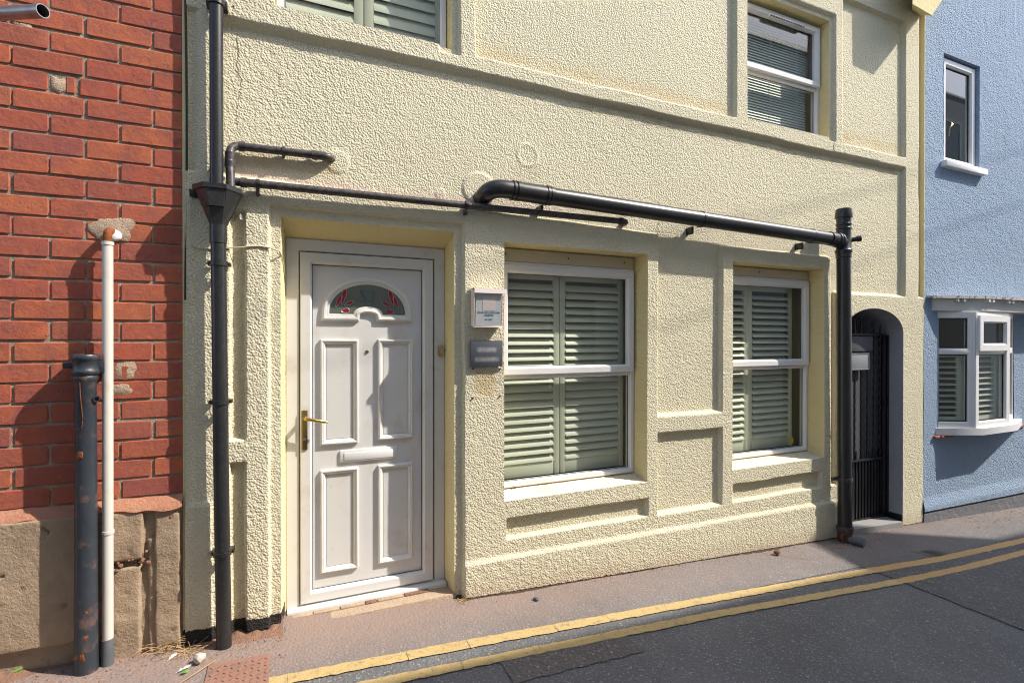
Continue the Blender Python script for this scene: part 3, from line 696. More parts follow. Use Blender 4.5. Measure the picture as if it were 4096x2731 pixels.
# ================================================================== BRICK HOUSE
bh = empty('brick_house', (-.7, .1, 0), 'red brick house end wall on a worn sandstone base beside the downpipe', 'house'); bh.location = (0, -.026, 0)
BY = .030
MB().box(-3.2, -.012, BY+.0065, 2.5, .3, 5.3).build('mortar_bed', M['mortar'], bh)
def brick_mesh(L_, hh, seed):
    rg = np.random.default_rng(seed); nx_, nz_ = 10, 5
    vs = []; D = .045
    for i in range(nx_):
        for j in range(nz_):
            fx = i/(nx_-1); fz = j/(nz_-1); ex = min(fx, 1-fx)*L_; ez = min(fz, 1-fz)*hh
            x = (fx-.5)*L_; z = (fz-.5)*hh; y = 0
            if i in (0, nx_-1) or j in (0, nz_-1):
                y = .0022+rg.uniform(0, .0015); x += rg.uniform(-.0014, .0014); z += rg.uniform(-.0014, .0014)
                if (i in (0, nx_-1)) and (j in (0, nz_-1)): x *= 1-.006/L_*2*rg.uniform(.4, 1.2); z *= 1-.008/hh; y += .001
            else:
                if i in (1, nx_-2): x = math.copysign(L_/2-.004, x)
                if j in (1, nz_-2): z = math.copysign(hh/2-.0038, z)
                y = rg.uniform(-.0004, .0004)
            vs.append((x, y, z))
    id_ = lambda i, j: i*nz_+j
    fs = [(id_(i, j), id_(i+1, j), id_(i+1, j+1), id_(i, j+1)) for i in range(nx_-1) for j in range(nz_-1)]
    per = [id_(i, 0) for i in range(nx_)]+[id_(nx_-1, j) for j in range(1, nz_)]+[id_(i, nz_-1) for i in range(nx_-2, -1, -1)]+[id_(0, j) for j in range(nz_-2, 0, -1)]
    n0 = len(vs); vs += [(vs[k][0], D, vs[k][2]) for k in per]; m_ = len(per)
    fs += [(per[k], n0+k, n0+(k+1) % m_, per[(k+1) % m_]) for k in range(m_)]
    mb = MB().add(vs, fs); return mb.mesh('brick', M['brick'], 25)
full = [brick_mesh(.255, .0845, s) for s in range(7)]; half = [brick_mesh(.121, .0845, s) for s in range(20, 24)]
sht = [brick_mesh(.148, .082, 31)]; bit = [brick_mesh(.036, .075, 33)]
rgb = random.Random(11); nb = 0
def put(me, x, z, dy=0):
    o = link(bpy.data.objects.new('brick', me), bh); o.location = (x, BY+dy, z)
    o.rotation_euler = (rgb.uniform(-.010, .010), rgb.uniform(-.005, .005), rgb.uniform(-.006, .006)); return o
for k in range(29):
    z = .79+.0945*k+.0472; x = -.005
    first = True; bow = .0015*math.sin(k*1.7)
    while x > -2.2 and nb < 290:
        if first and k % 2 == 1: Lh, me = .131, rgb.choice(half)
        else: Lh, me = .2625, rgb.choice(full)
        first = False
        xc = x-Lh/2
        if k == 20 and -.53 < xc < -.27:
            put(sht[0], -.345, z); put(bit[0], -.452, z, .001)
        else: put(me, xc+rgb.uniform(-.003, .003), z+rgb.uniform(-.0012, .0012)+bow, rgb.uniform(-.0015, .002))
        nb += 1; x -= Lh
def blob(name, cx, cz, rx, rz, Y, m, parent, seed, thick=.006, n=40, jit=.25):
    rg = random.Random(seed); pts = []; ph = [rg.random()*6.3 for _ in range(3)]
    for i in range(n):
        a = 2*math.pi*i/n; q = 1+jit*(.5*math.sin(2*a+ph[0])+.35*math.sin(3*a+ph[1])+.25*math.sin(5*a+ph[2]))+rg.uniform(-.04, .04); c_, s_ = math.cos(a), math.sin(a)
        sq = 1/max(abs(c_), abs(s_))**.5
        pts.append((cx+rx*q*c_*sq, cz+rz*q*s_*sq))
    inn = [(cx+(x-cx)*.9, cz+(z-cz)*.9) for x, z in pts]
    vs = [(x, Y+.012, z) for x, z in pts]+[(x, Y, z) for x, z in pts]+[(x, Y-thick, z) for x, z in inn]
    fs = [(i, (i+1) % n, (i+1) % n+n, i+n) for i in range(n)]+[(i+n, (i+1) % n+n, (i+1) % n+2*n, i+2*n) for i in range(n)]+[tuple(range(2*n, 3*n))]
    return MB().add(vs, fs).build(name, m, parent, 60)
blob('mortar_patch', -.295, 2.075, .075, .062, BY, M['mortar2'], bh, 1, .003, jit=.3)
blob('mortar_patch', -.245, 1.405, .045, .042, BY, M['mortar2'], bh, 2, .002, jit=.15)
blob('mortar_patch', -.27, 1.315, .05, .03, BY, M['mortar2'], bh, 3, .002, jit=.2)
blob('mortar_patch', -.495, 2.72, .03, .038, BY+.006, M['mortar2'], bh, 4, .003)
blob('mortar_patch', -.41, 1.40, .05, .05, BY+.002, M['mortar2'], bh, 6, .001)
blob('mortar_patch', -.625, 2.965, .03, .022, BY+.004, M['mortar2'], bh, 7, .002)
M['dustfillet'] = simple('orange_brick_dust', (.40, .185, .115), .95, .3, 14, bumps=((60, .006),), spec=.1, dirt=((.36, .25, .17), 9, .5, .75))
n_ = 160; xs_ = np.linspace(-2.2, -.012, n_); jt = blur_noise((n_, 3), 2, 90); vs = []
for i in range(n_):
    zt = .792+.004*jt[i, 0]; vs += [(xs_[i], BY+.004, zt), (xs_[i], .010+.003*jt[i, 1], .764+.004*jt[i, 1]), (xs_[i], -.004+.003*jt[i, 2], .738+.010*jt[i, 2]), (xs_[i], .02, .715)]
MB().add(vs, [(4*i+j, 4*i+j+1, 4*i+j+5, 4*i+j+4) for i in range(n_-1) for j in range(3)]).build('mortar_fillet', M['dustfillet'], bh, 60)
# sandstone base
def stone(name, x0, x1, z0, z1, Y, seed, m='stone', amp=.006, parent=bh, step=.009):
    nx_, nz_ = max(4, int((x1-x0)/step)), max(4, int((z1-z0)/step))
    g = blur_noise((nx_, nz_), 2, seed)*.35+blur_noise((nx_, nz_), 7, seed+1)*.8
    X, Zz = np.meshgrid(np.linspace(x0, x1, nx_), np.linspace(z0, z1, nz_), indexing='ij')
    ed = np.minimum(np.minimum(X-x0, x1-X), np.minimum(Zz-z0, z1-Zz)); rnd = np.clip(1-ed/.016, 0, 1)**2*.010
    wob = blur_noise((nx_, nz_), 3, seed+2)*.0022*np.clip(1-ed/.03, 0, 1)
    pits = np.clip(blur_noise((nx_, nz_), .8, seed+5)-2.2, 0, 1)*.014
    Yy = Y+rnd+amp*g+pits; Yy[0], Yy[-1], Yy[:, 0], Yy[:, -1] = Y+.10, Y+.10, Y+.10, Y+.10
    Vv = np.stack([X+wob, Yy, Zz+wob*.8], -1).reshape(-1, 3); id_ = np.arange(nx_*nz_).reshape(nx_, nz_)
    q = np.stack([id_[:-1, :-1], id_[1:, :-1], id_[1:, 1:], id_[:-1, 1:]], -1).reshape(-1, 4)
    return np_mesh(name, Vv, q, M[m], parent)
stone('stone_block', -2.2, -.40, .16, .752, -.006, 40, amp=.0012)
stone('stone_block', -.395, -.315, .05, .748, -.002, 43, amp=.0015)
stone('stone_block', -.31, -.165, .495, .742, .0, 46, amp=.0025)
stone('stone_block', -.31, -.175, -.02, .475, .004, 49, amp=.0025)
stone('stone_block', -.135, -.012, .02, .745, .006, 52, amp=.0025)
stone('stone_block', -.165, -.105, .02, .60, .016, 55, amp=.004)
stone('stone_block', -2.2, -.45, -.02, .15, .06, 58, amp=.012)
MB().box(-2.6, -.01, .030, .4, -.1, .76).build('base_core', M['mortar'], bh)
mb = MB()
for i in range(26):     # crumbling joint
    x = random.uniform(-.30, -.15); z = random.gauss(.49, .018); s = random.uniform(.006, .014)
    mb.lathe([(s*.4, -s*.7), (s, -s*.1), (s*.7, s*.6), (s*.2, s*.9)], (x, random.uniform(.0, .02), z), (random.uniform(-1, 1), random.uniform(-1, 1), 1), 6)
mb.build('crumbled_mortar', M['dirt'], bh, 50)['kind'] = 'stuff'
# ================================================================== PIPES
def collar(mb, c, r, hgt, axis=(0, 0, 1), lip=.004, n=24):
    mb.lathe([(r*.98, -hgt/2), (r+lip, -hgt/2), (r+lip, hgt/2), (r*.98, hgt/2)], c, axis, n)
def clip_(parent, c, r, m, wall_y, ear=.022, hgt=.022, screw='brass'):
    mb = MB(); collar(mb, c, r+.002, hgt)
    k = mb.build('pipe_clip', m, parent)
    for s in (-1, 1):
        MB().box(c[0]+s*(r+.004)-.012, c[0]+s*(r+.004)+.012, c[1]+.008, wall_y, c[2]-hgt*.4, c[2]+hgt*.4, .002).build('clip_ear', m, k)
        MB().lathe([(.006, 0), (.005, .004), (.002, .005)], (c[0]+s*(r+ear-.006), c[1]+.010, c[2]), (0, -1, 0), 8).build('clip_screw', M[screw], k)
    return k
# rainwater downpipe with hopper
dp = empty('downpipe', (.16, -.076, zg(.16)), 'black round rainwater downpipe with a faceted hopper head on the yellow house corner', 'downpipe'); dp.location = (0, 0, 0)
MB().tube([(.142, -.062, 2.26), (.142, -.062, 5.3)], .0305, 24).build('pipe', M['blackpvc'], dp)
mb = MB().tube([(.150, -.076, 2.14), (.156, -.076, 1.5), (.163, -.076, .8), (.174, -.076, zg(.17)-.02)], .0345, 24)
collar(mb, (.1505, -.076, 2.075), .0345, .09, lip=.0035); mb.build('pipe', M['blackpvc'], dp)
def hopper():
    top = [(.052, -.015), (.052, -.076), (.105, -.145), (.195, -.145), (.250, -.076), (.250, -.015)]
    bot = [(.116, -.045), (.116, -.072), (.132, -.110), (.168, -.110), (.184, -.072), (.184, -.045)]
    mid = [(.040+(x-.052)*1.08, y*1.05+.0) for x, y in top]
    vs = []; fs = []
    for lay, zz in ((bot, 2.115), (top, 2.283), (mid, 2.285), (mid, 2.308)): vs += [(x, y, zz) for x, y in lay]
    inn = [(.150+(x-.150)*.92, -.076+(y+.076)*.9) for x, y in mid]; vs += [(x, y, 2.308) for x, y in inn]+[(x*.6+.06, y, 2.2) for x, y in inn]
    for l_ in range(5):
        for i in range(6): fs.append((l_*6+i, l_*6+(i+1) % 6, (l_+1)*6+(i+1) % 6, (l_+1)*6+i))
    fs.append(tuple(range(30, 36)))
    return MB().add(vs, fs)
hopper().build('hopper_head', M['blackpvc'], dp, None)
for z, x in ((1.93, .152), (1.244, .158), (.492, .167)): clip_(dp, (x, -.076, z), .0345, M['blackpvc'], -.01)
clip_(dp, (.142, -.062, 3.23), .0305, M['blackpvc'], .0, ear=.05, hgt=.04, screw='rust')
# upper waste pipe
def elbow(p, q, r_, n=8): return bend(p, q, r_, n)
wa = empty('waste_pipe', (.2, -.05, 2.5), 'short black waste pipe turning from the wall down into the hopper head', 'waste pipe', 'waste pipes above the door'); wa.location = (0, 0, 0)
pts = [Vector((.207, -.07, 2.27)), Vector((.200, -.05, 2.42))]+elbow((.198, -.035, 2.48), (.192, -.02, 2.545), (.245, -.004, 2.548))
mb = MB().tube(pts, .0205, 18)
collar(mb, (.2, -.046, 2.435), .021, .03); collar(mb, (.1985, -.037, 2.475), .021, .045, lip=.003); collar(mb, (.25, -.004, 2.548), .021, .03, (1, .02, 0)); mb.build('elbow', M['dustpvc'], wa)
mb = MB().tube([(.24, -.004, 2.548), (.60, -.0, 2.556)]+elbow((.655, -.0, 2.557), (.69, .004, 2.558), (.693, .06, 2.558)), .0205, 18)
collar(mb, (.60, -.0, 2.556), .021, .028, (1, 0, 0)); collar(mb, (.635, -.0, 2.557), .021, .04, (1, 0, 0), .002); mb.build('pipe', M['dustpvc'], wa)
mb = MB(); collar(mb, (.447, -.002, 2.553), .022, .016, (1, 0, 0)); mb.box(.441, .453, .0, .06, 2.528, 2.545, .002); mb.build('pipe_clip', M['dustpvc'], wa)
# lower waste pipe
wb = empty('waste_pipe', (.2, -.03, 2.35), 'long thin black waste pipe running above the door under the fat soil pipe', 'waste pipe', 'waste pipes above the door'); wb.location = (0, 0, 0)
zwp = lambda x: 2.352+(x-.21)*.010
mb = MB().tube([(.215, -.045, 2.352), (2.58, -.032, zwp(2.58))]+elbow((2.60, -.032, zwp(2.6)), (2.645, -.03, zwp(2.64)), (2.648, .03, zwp(2.64)), 6), .0205, 18)
collar(mb, (.262, -.045, 2.352), .021, .03, (1, 0, 0)); collar(mb, (2.585, -.032, zwp(2.58)), .021, .03, (1, 0, 0)); mb.build('pipe', M['dustpvc'], wb)
for x in (.325, 1.455):
    mb = MB(); collar(mb, (x, -.043, zwp(x)), .0215, .018, (1, 0, 0)); mb.box(x-.008, x+.008, -.05, .03, zwp(x)-.052, zwp(x)-.018, .002); mb.build('pipe_clip', M['blackpvc'], wb)
# soil pipe along the wall
sp = empty('soil_pipe', (1.6, -.08, 2.45), 'fat glossy black soil pipe sloping along the wall from its elbow to the vertical stack', 'soil pipe'); sp.location = (0, 0, 0)
zs_ = lambda x: 2.478-(x-1.7)*.0225
mb = MB().tube([Vector((1.575, .06, 2.43)), Vector((1.578, .02, 2.435))]+bend((1.580, .0, 2.437), (1.585, -.088, 2.480), (1.70, -.082, zs_(1.7)), 10)+[Vector((4.82, -.088, zs_(4.82)))], .0550, 32)
mb.build('pipe', M['blackpvc'], sp)
mb = MB()
for x, hh_ in ((1.74, .012), (1.775, .028), (1.975, .018)): collar(mb, (x, -.082, zs_(x)), .0555, hh_, (1, 0, -.0225), .006)
mb.lathe([(.055, -.1), (.0585, -.1), (.0585, .09), (.055, .09)], (1.87, -.082, zs_(1.87)), (1, 0, -.0225), 32); mb.build('coupling', M['blackpvc'], sp)
for x in (2.0, 3.26, 4.455):
    mb = MB(); collar(mb, (x, -.083, zs_(x)), .056, .022, (1, 0, -.0225), .004); mb.build('pipe_clip', M['blackpvc'], sp)
    MB().box(x-.035, x-.018, -.03, .055, zs_(x)-.100, zs_(x)-.045, .003).build('clip_leg', M['blackpvc'], sp)
# vertical stack
sk = empty('soil_stack', (4.86, -.09, zg(4.9)), 'black vertical soil stack with capped top and access foot beside the arched gate', 'soil stack'); sk.location = (0, 0, 0)
SX, SY = 4.855, -.092
sxz = lambda z: SX+.03*(2.3-z)/2.5
mb = MB().tube([(sxz(-.08), SY, -.08), (SX, SY, 2.30)], .0550, 32); mb.build('pipe', M['blackpvc'], sk)
mb = MB().lathe([(.055, 2.26), (.061, 2.265), (.061, 2.30), (.066, 2.305), (.066, 2.325), (.058, 2.335), (.056, 2.5), (.060, 2.505), (.060, 2.515), (.056, 2.52), (.056, 2.535), (.061, 2.54), (.061, 2.55), (.056, 2.555), (.056, 2.60),
                 (.067, 2.602), (.068, 2.615), (.063, 2.655), (.060, 2.676), (.052, 2.682), (.001, 2.684)], (SX, SY, 0), n=32); mb.build('air_valve', M['blackpvc'], sk)
mb = MB().tube([(4.66, SY, zs_(4.66)), (4.75, SY, zs_(4.75)-.002), (SX, SY, zs_(4.8)-.03)], [.0585, .0585, .054], 28); collar(mb, (4.755, SY, zs_(4.755)), .058, .018, (1, 0, 0), .006); collar(mb, (4.79, SY, zs_(4.79)-.003), .058, .014, (1, 0, 0), .004)
mb.build('branch', M['blackpvc'], sk)
mb = MB(); ax = Vector((.75, -.65, .12)).normalized()
mb.lathe([(.020, -.02), (.020, .07), (.026, .07), (.026, .098), (.021, .098), (.021, .075), (.001, .075)], Vector((SX, SY, 2.405))+ax*.03, ax, 20); mb.build('boss_inlet', M['blackpvc'], sk)
mb = MB(); collar(mb, (sxz(.353), SY, .353), .056, .03, lip=.004); mb.box(sxz(.35)-.125, sxz(.35)-.04, SY+.02, SY+.04, .345, .372, .003); mb.build('pipe_clip', M['dustpvc'], sk)
mb = MB().lathe([(.056, .07), (.064, .07), (.066, .05), (.066, .035), (.060, .03), (.060, -.04), (.057, -.05), (.060, -.12), (.05, -.14)], (sxz(-.15), SY, -.125), n=28); mb.build('foot', M['dustpvc'], sk)
ax = Vector((.30, -.95, 0)).normalized()
mb = MB().lathe([(.03, 0), (.038, .05), (.038, .085), (.045, .086), (.045, .128), (.040, .132), (.001, .132)], (sxz(-.2)-.01, SY-.02, -.150), ax, 22); mb.build('access_cap', M['greypvc'], sk)
ax2 = Vector((-.55, -.8, 0)).normalized()
mb = MB().lathe([(.044, .03), (.048, .062), (.043, .062), (.040, .045), (.001, .045)], (sxz(-.2)-.012, SY, -.145), ax2, 22); mb.build('side_inlet', M['rust'], sk)
# cast iron stub pipe on the brick wall
ci = empty('vent_pipe', (-.385, -.06, zg(-.38)), 'cracked black cast iron pipe stub with a moulded socket top against red brick', 'iron pipe'); ci.location = (.008, -.026, 0)
CX_, CY_ = -.383, -.052
mb = MB().lathe([(.046, zg(CX_)-.03), (.0435, .15), (.042, .6), (.041, 1.0), (.040, 1.36), (.042, 1.365), (.046, 1.375), (.0465, 1.385), (.043, 1.392), (.050, 1.397), (.053, 1.405), (.053, 1.412), (.049, 1.419), (.047, 1.425), (.047, 1.455), (.050, 1.459), (.054, 1.467), (.054, 1.478), (.050, 1.486), (.047, 1.487), (.042, 1.484), (.042, 1.40), (.001, 1.40)], (CX_, CY_, 0), n=32)
mb.build('pipe', M['iron'], ci)
# the crack: a dark raised seam following the pipe
cr = [(-.010, 1.37), (-.008, 1.31), (-.004, 1.26), (.001, 1.20), (-.003, 1.16), (-.020, 1.15), (-.031, 1.14), (-.032, 1.0), (-.033, .8), (-.032, .62)]
cpts = [(CX_+dx, CY_-math.sqrt(max(1e-5, .0412**2-dx*dx)), z) for dx, z in cr]
MB().tube(cpts, [.0016]*5+[.002]*5, 6).build('crack', M['rust'], ci)
for dx, z, rx, rz in ((-.012, 1.035, .014, .018), (.012, .33, .006, .006), (-.015, .13, .02, .02), (.01, .22, .008, .007)):
    ang = math.asin(dx/.042); yy = CY_-.0425*math.cos(ang)
    o = blob('paint_chip', 0, 0, rx, rz, 0, M['rust'], ci, int(z*100), .0008, 14, .4); o.location = (CX_+dx, yy, z); o.rotation_euler = (0, 0, ang)
MB().box(CX_-.085, CX_-.035, CY_-.0, CY_+.075, 1.425, 1.45, .004).build('fixing_ear', M['iron'], ci); MB().box(CX_+.035, CX_+.07, CY_+.0, CY_+.075, 1.40, 1.455, .004).build('fixing_ear', M['iron'], ci)
mb = MB().lathe([(.014, -.05), (.014, .0), (.009, 0), (.009, -.01), (.001, -.01)], (CX_+.048, CY_-.028, 1.285), (.3, -1, 0), 14); mb.build('bolt_eye', M['iron'], ci)
# white plastic pipe
wp = empty('overflow_pipe', (-.31, -.03, zg(-.3)), 'off-white plastic pipe rising from a grey socket to a rusty elbow in the brick', 'plastic pipe'); wp.location = (.007, -.026, 0)
mb = MB().tube([(-.308, -.03, .12), (-.306, -.03, 2.00)], .0215, 20); collar(mb, (-.306, -.03, 1.998), .0215, .016, lip=.003); mb.build('pipe', M['offwhite'], wp)
mb = MB().tube([(-.310, -.03, zg(-.3)-.02), (-.309, -.03, .168)], [.0255, .0245], 20); mb.build('socket', M['greypvc'], wp)
mb = MB().tube([Vector((-.306, -.03, 1.99))]+bend((-.306, -.03, 2.03), (-.305, -.028, 2.075), (-.302, .05, 2.058)), .0175, 14); mb.build('rusty_elbow', M['rust'], wp)
MB().lathe([(.026, -.01), (.028, 0), (.024, .012), (.018, .016)], (-.292, .02, 2.045), (.2, -1, 0), 16).build('plaster_collar', M['feather'], wp)
mb = MB(); collar(mb, (-.307, -.03, .661), .0225, .014, lip=.002); mb.build('pipe_clip', M['offwhite'], wp)
MB().lathe([(.014, 0), (.012, .006), (.004, .009)], (-.272, .012, .672), (0, -1, 0), 12).build('clip_screw', M['brass'], wp)
# steel flue stub, top of the brick wall
fl = empty('steel_pipe', (-.6, .03, 2.97), 'open ended galvanised steel pipe sticking out of the brick wall', 'steel pipe'); fl.location = (0, 0, 0)
tip = Vector(un(172, 45, -.24)); root = tip+Vector((-.40, .31, .055)); dv = (tip-root).normalized()
L_ = (tip-root).length
MB().lathe([(.0265, 0), (.0265, L_), (.0235, L_), (.0235, L_-.2), (.001, L_-.2)], root, dv, 28).build('tube', M['galv'], fl)
# ================================================================== GATE, SIGNS, CABLES
gt = empty('iron_gate', (5.44, .1, zg(5.4)), 'black wrought iron gate with twisted bars closing the arched passage', 'gate'); gt.location = (0, 0, 0)
GY = .15; gzb = zg(5.4)+.03
for x in (5.035, 5.795): MB().box(x, x+.04, GY-.02, GY+.02, gzb, 1.60, .003).build('gate_post', M['gate'], gt)
MB().box(5.852, 5.868, GY-.03, GY+.03, gzb, 1.60, .003).build('hinge_post', M['gate'], gt)
for z, t in ((1.605, .02), (.405, .022), (gzb+.02, .03)): MB().box(5.035, 5.835, GY-.018, GY+.018, z-t/2, z+t/2, .003).build('rail', M['gate'], gt)
bars = [5.10+.0955*i for i in range(8)]
def twisted(x, z0, z1, r=.009, turns=7):
    n = 60; vs = []; fs = []
    for i in range(n+1):
        a = 2*math.pi*turns*i/n*.5; z = z0+(z1-z0)*i/n
        for k in range(4): vs.append((x+r*math.cos(a+k*math.pi/2+.78), GY+r*math.sin(a+k*math.pi/2+.78), z))
    for i in range(n):
        for k in range(4): fs.append((4*i+k, 4*i+(k+1) % 4, 4*i+4+(k+1) % 4, 4*i+4+k))
    return MB().add(vs, fs)
for x in bars: twisted(x, .40, 1.6).build('twisted_bar', M['gate'], gt, 30)
for i in range(16):
    x = 5.085+.0465*i
    if x > 5.79: break
    MB().box(x-.007, x+.007, GY-.007, GY+.007, gzb, .50 if i % 2 else .41, .001).build('bar', M['gate'], gt)
for x in bars:
    zt = AZ+ARZ*math.sqrt(max(0, 1-((x-AX)/ARX)**2))-.07
    mb = MB().tube([(x, GY, 1.60), (x, GY, 1.60+(zt-1.6)*.7), (x-.006, GY, zt)], [.007, .008, .002], 6); mb.build('spike', M['gate'], gt)
MB().box(5.06, 5.80, GY+.028, GY+.034, gzb+.01, 1.60).build('back_sheet', M['gateback'], gt)
MB().box(5.79, 5.80, GY-.03, GY-.018, .9, .98, .002).build('latch', M['gate'], gt)
MB().add([(5.03, -.012, zg(5.03)+.05), (5.85, -.012, zg(5.85)+.05), (5.85, .5, zg(5.85)+.07), (5.03, .5, zg(5.03)+.07), (5.03, -.012, zg(5.03)-.1), (5.85, -.012, zg(5.85)-.1)], [(0, 1, 2, 3), (0, 4, 5, 1)]).build('door_step', M['slab'], yh, None)
def sign(name, x0, x1, z0, z1, Y, m, label, cat, frame=None, ink=None):
    s = MB().box(x0, x1, Y, Y+.006, z0, z1, .001).build(name, m, None); tag(s, label, cat)
    if frame: MB().ring(rect(x0-.004, x1+.004, z0-.004, z1+.004), [(0, -.004), (0, .004), (.008, .004), (.008, -.002)], Y=Y).build('frame', frame, s)
    return s
M['signgrey'] = simple('grey_sign', (.10, .105, .115), .5, .6, 7)
M['signpale'] = simple('pale_grey_sign', (.25, .26, .28), .45, .25, 6)
sign('sign_plate', 5.20, 5.625, 1.447, 1.588, GY-.018, M['signgrey'], 'dark grey plate at the top of the iron gate', 'sign')
sign('sign_plate', 5.20, 5.565, 1.275, 1.425, GY-.018, M['signpale'], 'pale grey plate with a silver rim on the iron gate', 'sign', M['lead'])
# slate nameplate by the window
npl = MB().box(1.488, 1.700, -.022, -.008, 1.388, 1.549, .002).build('name_plate', M['nameplate'], None)
tag(npl, 'slate grey rectangular nameplate between the door and the window', 'sign')
# leaflet box
lb = empty('leaflet_box', (1.6, -.04, 1.63), 'clear plastic leaflet holder with a pale blue card on the wall by the window', 'leaflet holder'); lb.location = (0, 0, 0)
bx0, bx1, bz0, bz1 = 1.495, 1.690, 1.632, 1.868
bxv = [(bx0, -.004, bz0+.012), (bx1, -.004, bz0+.012), (bx1, -.004, bz1), (bx0, -.004, bz1), (bx0, -.058, bz0), (bx1, -.058, bz0), (bx1, -.075, bz1-.02), (bx0, -.075, bz1-.02)]
MB().add(bxv, [(4, 5, 6, 7), (1, 2, 6, 5)]).build('case_front', M['clear'], lb, None)
MB().add(bxv, [(0, 4, 7, 3), (0, 1, 5, 4), (0, 3, 2, 1)]).build('case_back', M['pinkplastic'], lb, None)
for (a, b) in ((0, 4), (1, 5), (4, 5), (5, 6), (4, 7)): MB().tube([bxv[a], bxv[b]], .0022, 6).build('case_edge', M['pinkplastic'], lb)
MB().add([(bx0-.004, -.004, bz1+.004), (bx1+.012, -.004, bz1+.004), (bx1+.012, -.084, bz1-.004), (bx0-.004, -.084, bz1-.004), (bx0-.004, -.086, bz1-.032), (bx1+.012, -.086, bz1-.032)], [(0, 1, 2, 3), (3, 2, 5, 4)]).build('lid', M['pinkplastic'], lb, None)
tl = math.atan2(.017, bz1-bz0-.02)
def on_card(u_, v_, off=0):   # u across, v up from the foot of the case
    return (bx0+u_, -.054-.017*v_/(bz1-bz0-.02)-off, bz0+v_)
cd4 = [on_card(.012, .006), on_card(.183, .006), on_card(.183, .212), on_card(.012, .212)]
MB().add(cd4, [(0, 1, 2, 3)]).build('leaflet', M['leaflet'], lb, None)
MB().add([on_card(.055, .10, .001), on_card(.14, .10, .001), on_card(.14, .185, .001), on_card(.055, .185, .001)], [(0, 1, 2, 3)]).build('blank_square', M['leaflet2'], lb, None)
for s_t, v_, sz in (('SCAN QR CODE FOR', .088, .0155), ('WEBSITE', .071, .0155), ('OR VISIT', .046, .013)):
    text_mesh('lettering', s_t, sz, on_card(.0975, v_, .0012), M['bluetext'], lb, (math.pi/2+tl, 0, 0))
# rusty mark where an older plate hung
o = blob('wall_stain', 1.585, 1.29, .06, .075, -.0, M['stain'], yh, 9, .0)
bpy.data.objects.remove(o)
for x, z in ((1.51, 1.375), (1.69, 1.37), (1.51, 1.195), (1.69, 1.20)): MB().lathe([(.006, -.006), (.006, .004), (.003, .006)], (x, -.002, z), (0, -1, 0), 8).build('old_screw', M['rust'], yh)
# cables
pts = [un(*p, -.006) for p in ((745, 900), (747, 935), (758, 975), (795, 993), (850, 996), (900, 992), (960, 990), (1000, 985), (1040, 984), (1075, 990), (1100, 998))]
pts = [Vector(p) for p in pts]+[Vector((.425, -.004, 2.022)), Vector((.437, .03, 2.0)), Vector((.447, .10, 1.95)), Vector((.452, .16, 1.90)), Vector((.455, .215, 1.86))]
cb1 = MB().tube(pts, .0035, 7).build('cable', M['cable'], None); tag(cb1, 'cream painted cable looping behind the downpipe to the door frame', 'cable')
pts = [Vector((.004+.004*math.sin(z*3), -.006, z)) for z in np.linspace(1.75, 5.2, 40)]
cb2 = MB().tube(pts, .0055, 7).build('cable', M['blackcable'], None); tag(cb2, 'black cable running up the joint between red brick and yellow render', 'cable')
# ================================================================== BLUE HOUSE
bl = empty('blue_house', (7, 0, 0), 'pale blue roughcast house with a narrow upstairs window and a white bay window', 'house'); bl.location = (0, 0, 0)
BX0, BX1, BTOP = 6.2, 12., 6.5
TW = (6.535, 7.19, 3.335, 4.448); BW = (6.458, 7.9, .60, 1.90)
bgx = snap(np.arange(BX0, 9.3, .011), [TW[0], TW[1], BW[0], BW[1]]); bgx = np.concatenate([bgx, [10, 12]])
bgz = snap(np.arange(-.12, 5.0, .011), [TW[2], TW[3], BW[2], BW[3]]); bgz = np.concatenate([bgz, [BTOP]])
Bx, Bz = np.meshgrid(bgx, bgz, indexing='ij')
zlow = np.interp(Bx, [6.2, 8.14, 12], [-.135, -.165, -.22])
Bz = np.where(Bz < .25, zlow+(Bz+.12)/.37*(.25-zlow), Bz)
bn = .0007*np.clip(blur_noise(Bx.shape, .8, 61), -1.3, 2.4)+.0004*blur_noise(Bx.shape, 2.5, 62)+.003*blur_noise(Bx.shape, 40, 63)
flr = .02*np.clip((.0-Bz)/.1, 0, 1)
By = -.002-bn-flr
BV = np.stack([Bx, By, Bz], -1).reshape(-1, 3); bid = np.arange(Bx.size).reshape(Bx.shape)
bq = np.stack([bid[:-1, :-1], bid[1:, :-1], bid[1:, 1:], bid[:-1, 1:]], -1)
bcx = (Bx[:-1, :-1]+Bx[1:, 1:])/2; bcz = (Bz[:-1, :-1]+Bz[1:, 1:])/2
inb = lambda r: (bcx > r[0]) & (bcx < r[1]) & (bcz > r[2]) & (bcz < r[3])
np_mesh('wall', BV, bq[~(inb(TW) | inb(BW))], M['blue'], bl)
MB().box(6.206, 12, .9, 5.5, -.6, 6.5).build('house_body', M['room'], bl)
MB().box(6.206, 6.23, .01, .9, -.5, 6.5).build('party_wall', M['blue'], bl)
MB().add([(6.2, -.012, zg(6.2)-.1), (9.3, -.012, zg(9.3)-.1), (9.3, -.012, -.20), (8.14, -.012, -.19), (6.2, -.012, -.155), (6.2, -.045, zg(6.2)-.1), (9.3, -.045, zg(9.3)-.1)], [(0, 1, 2, 3, 4)]).build('plinth', M['graystucco'], bl, None)
MB().add([(6.2, -.004, -.16), (9.3, -.004, -.21), (9.3, -.004, -.16), (6.2, -.004, -.125)], [(0, 1, 2, 3)]).build('drip_gap', M['black'], bl, None)
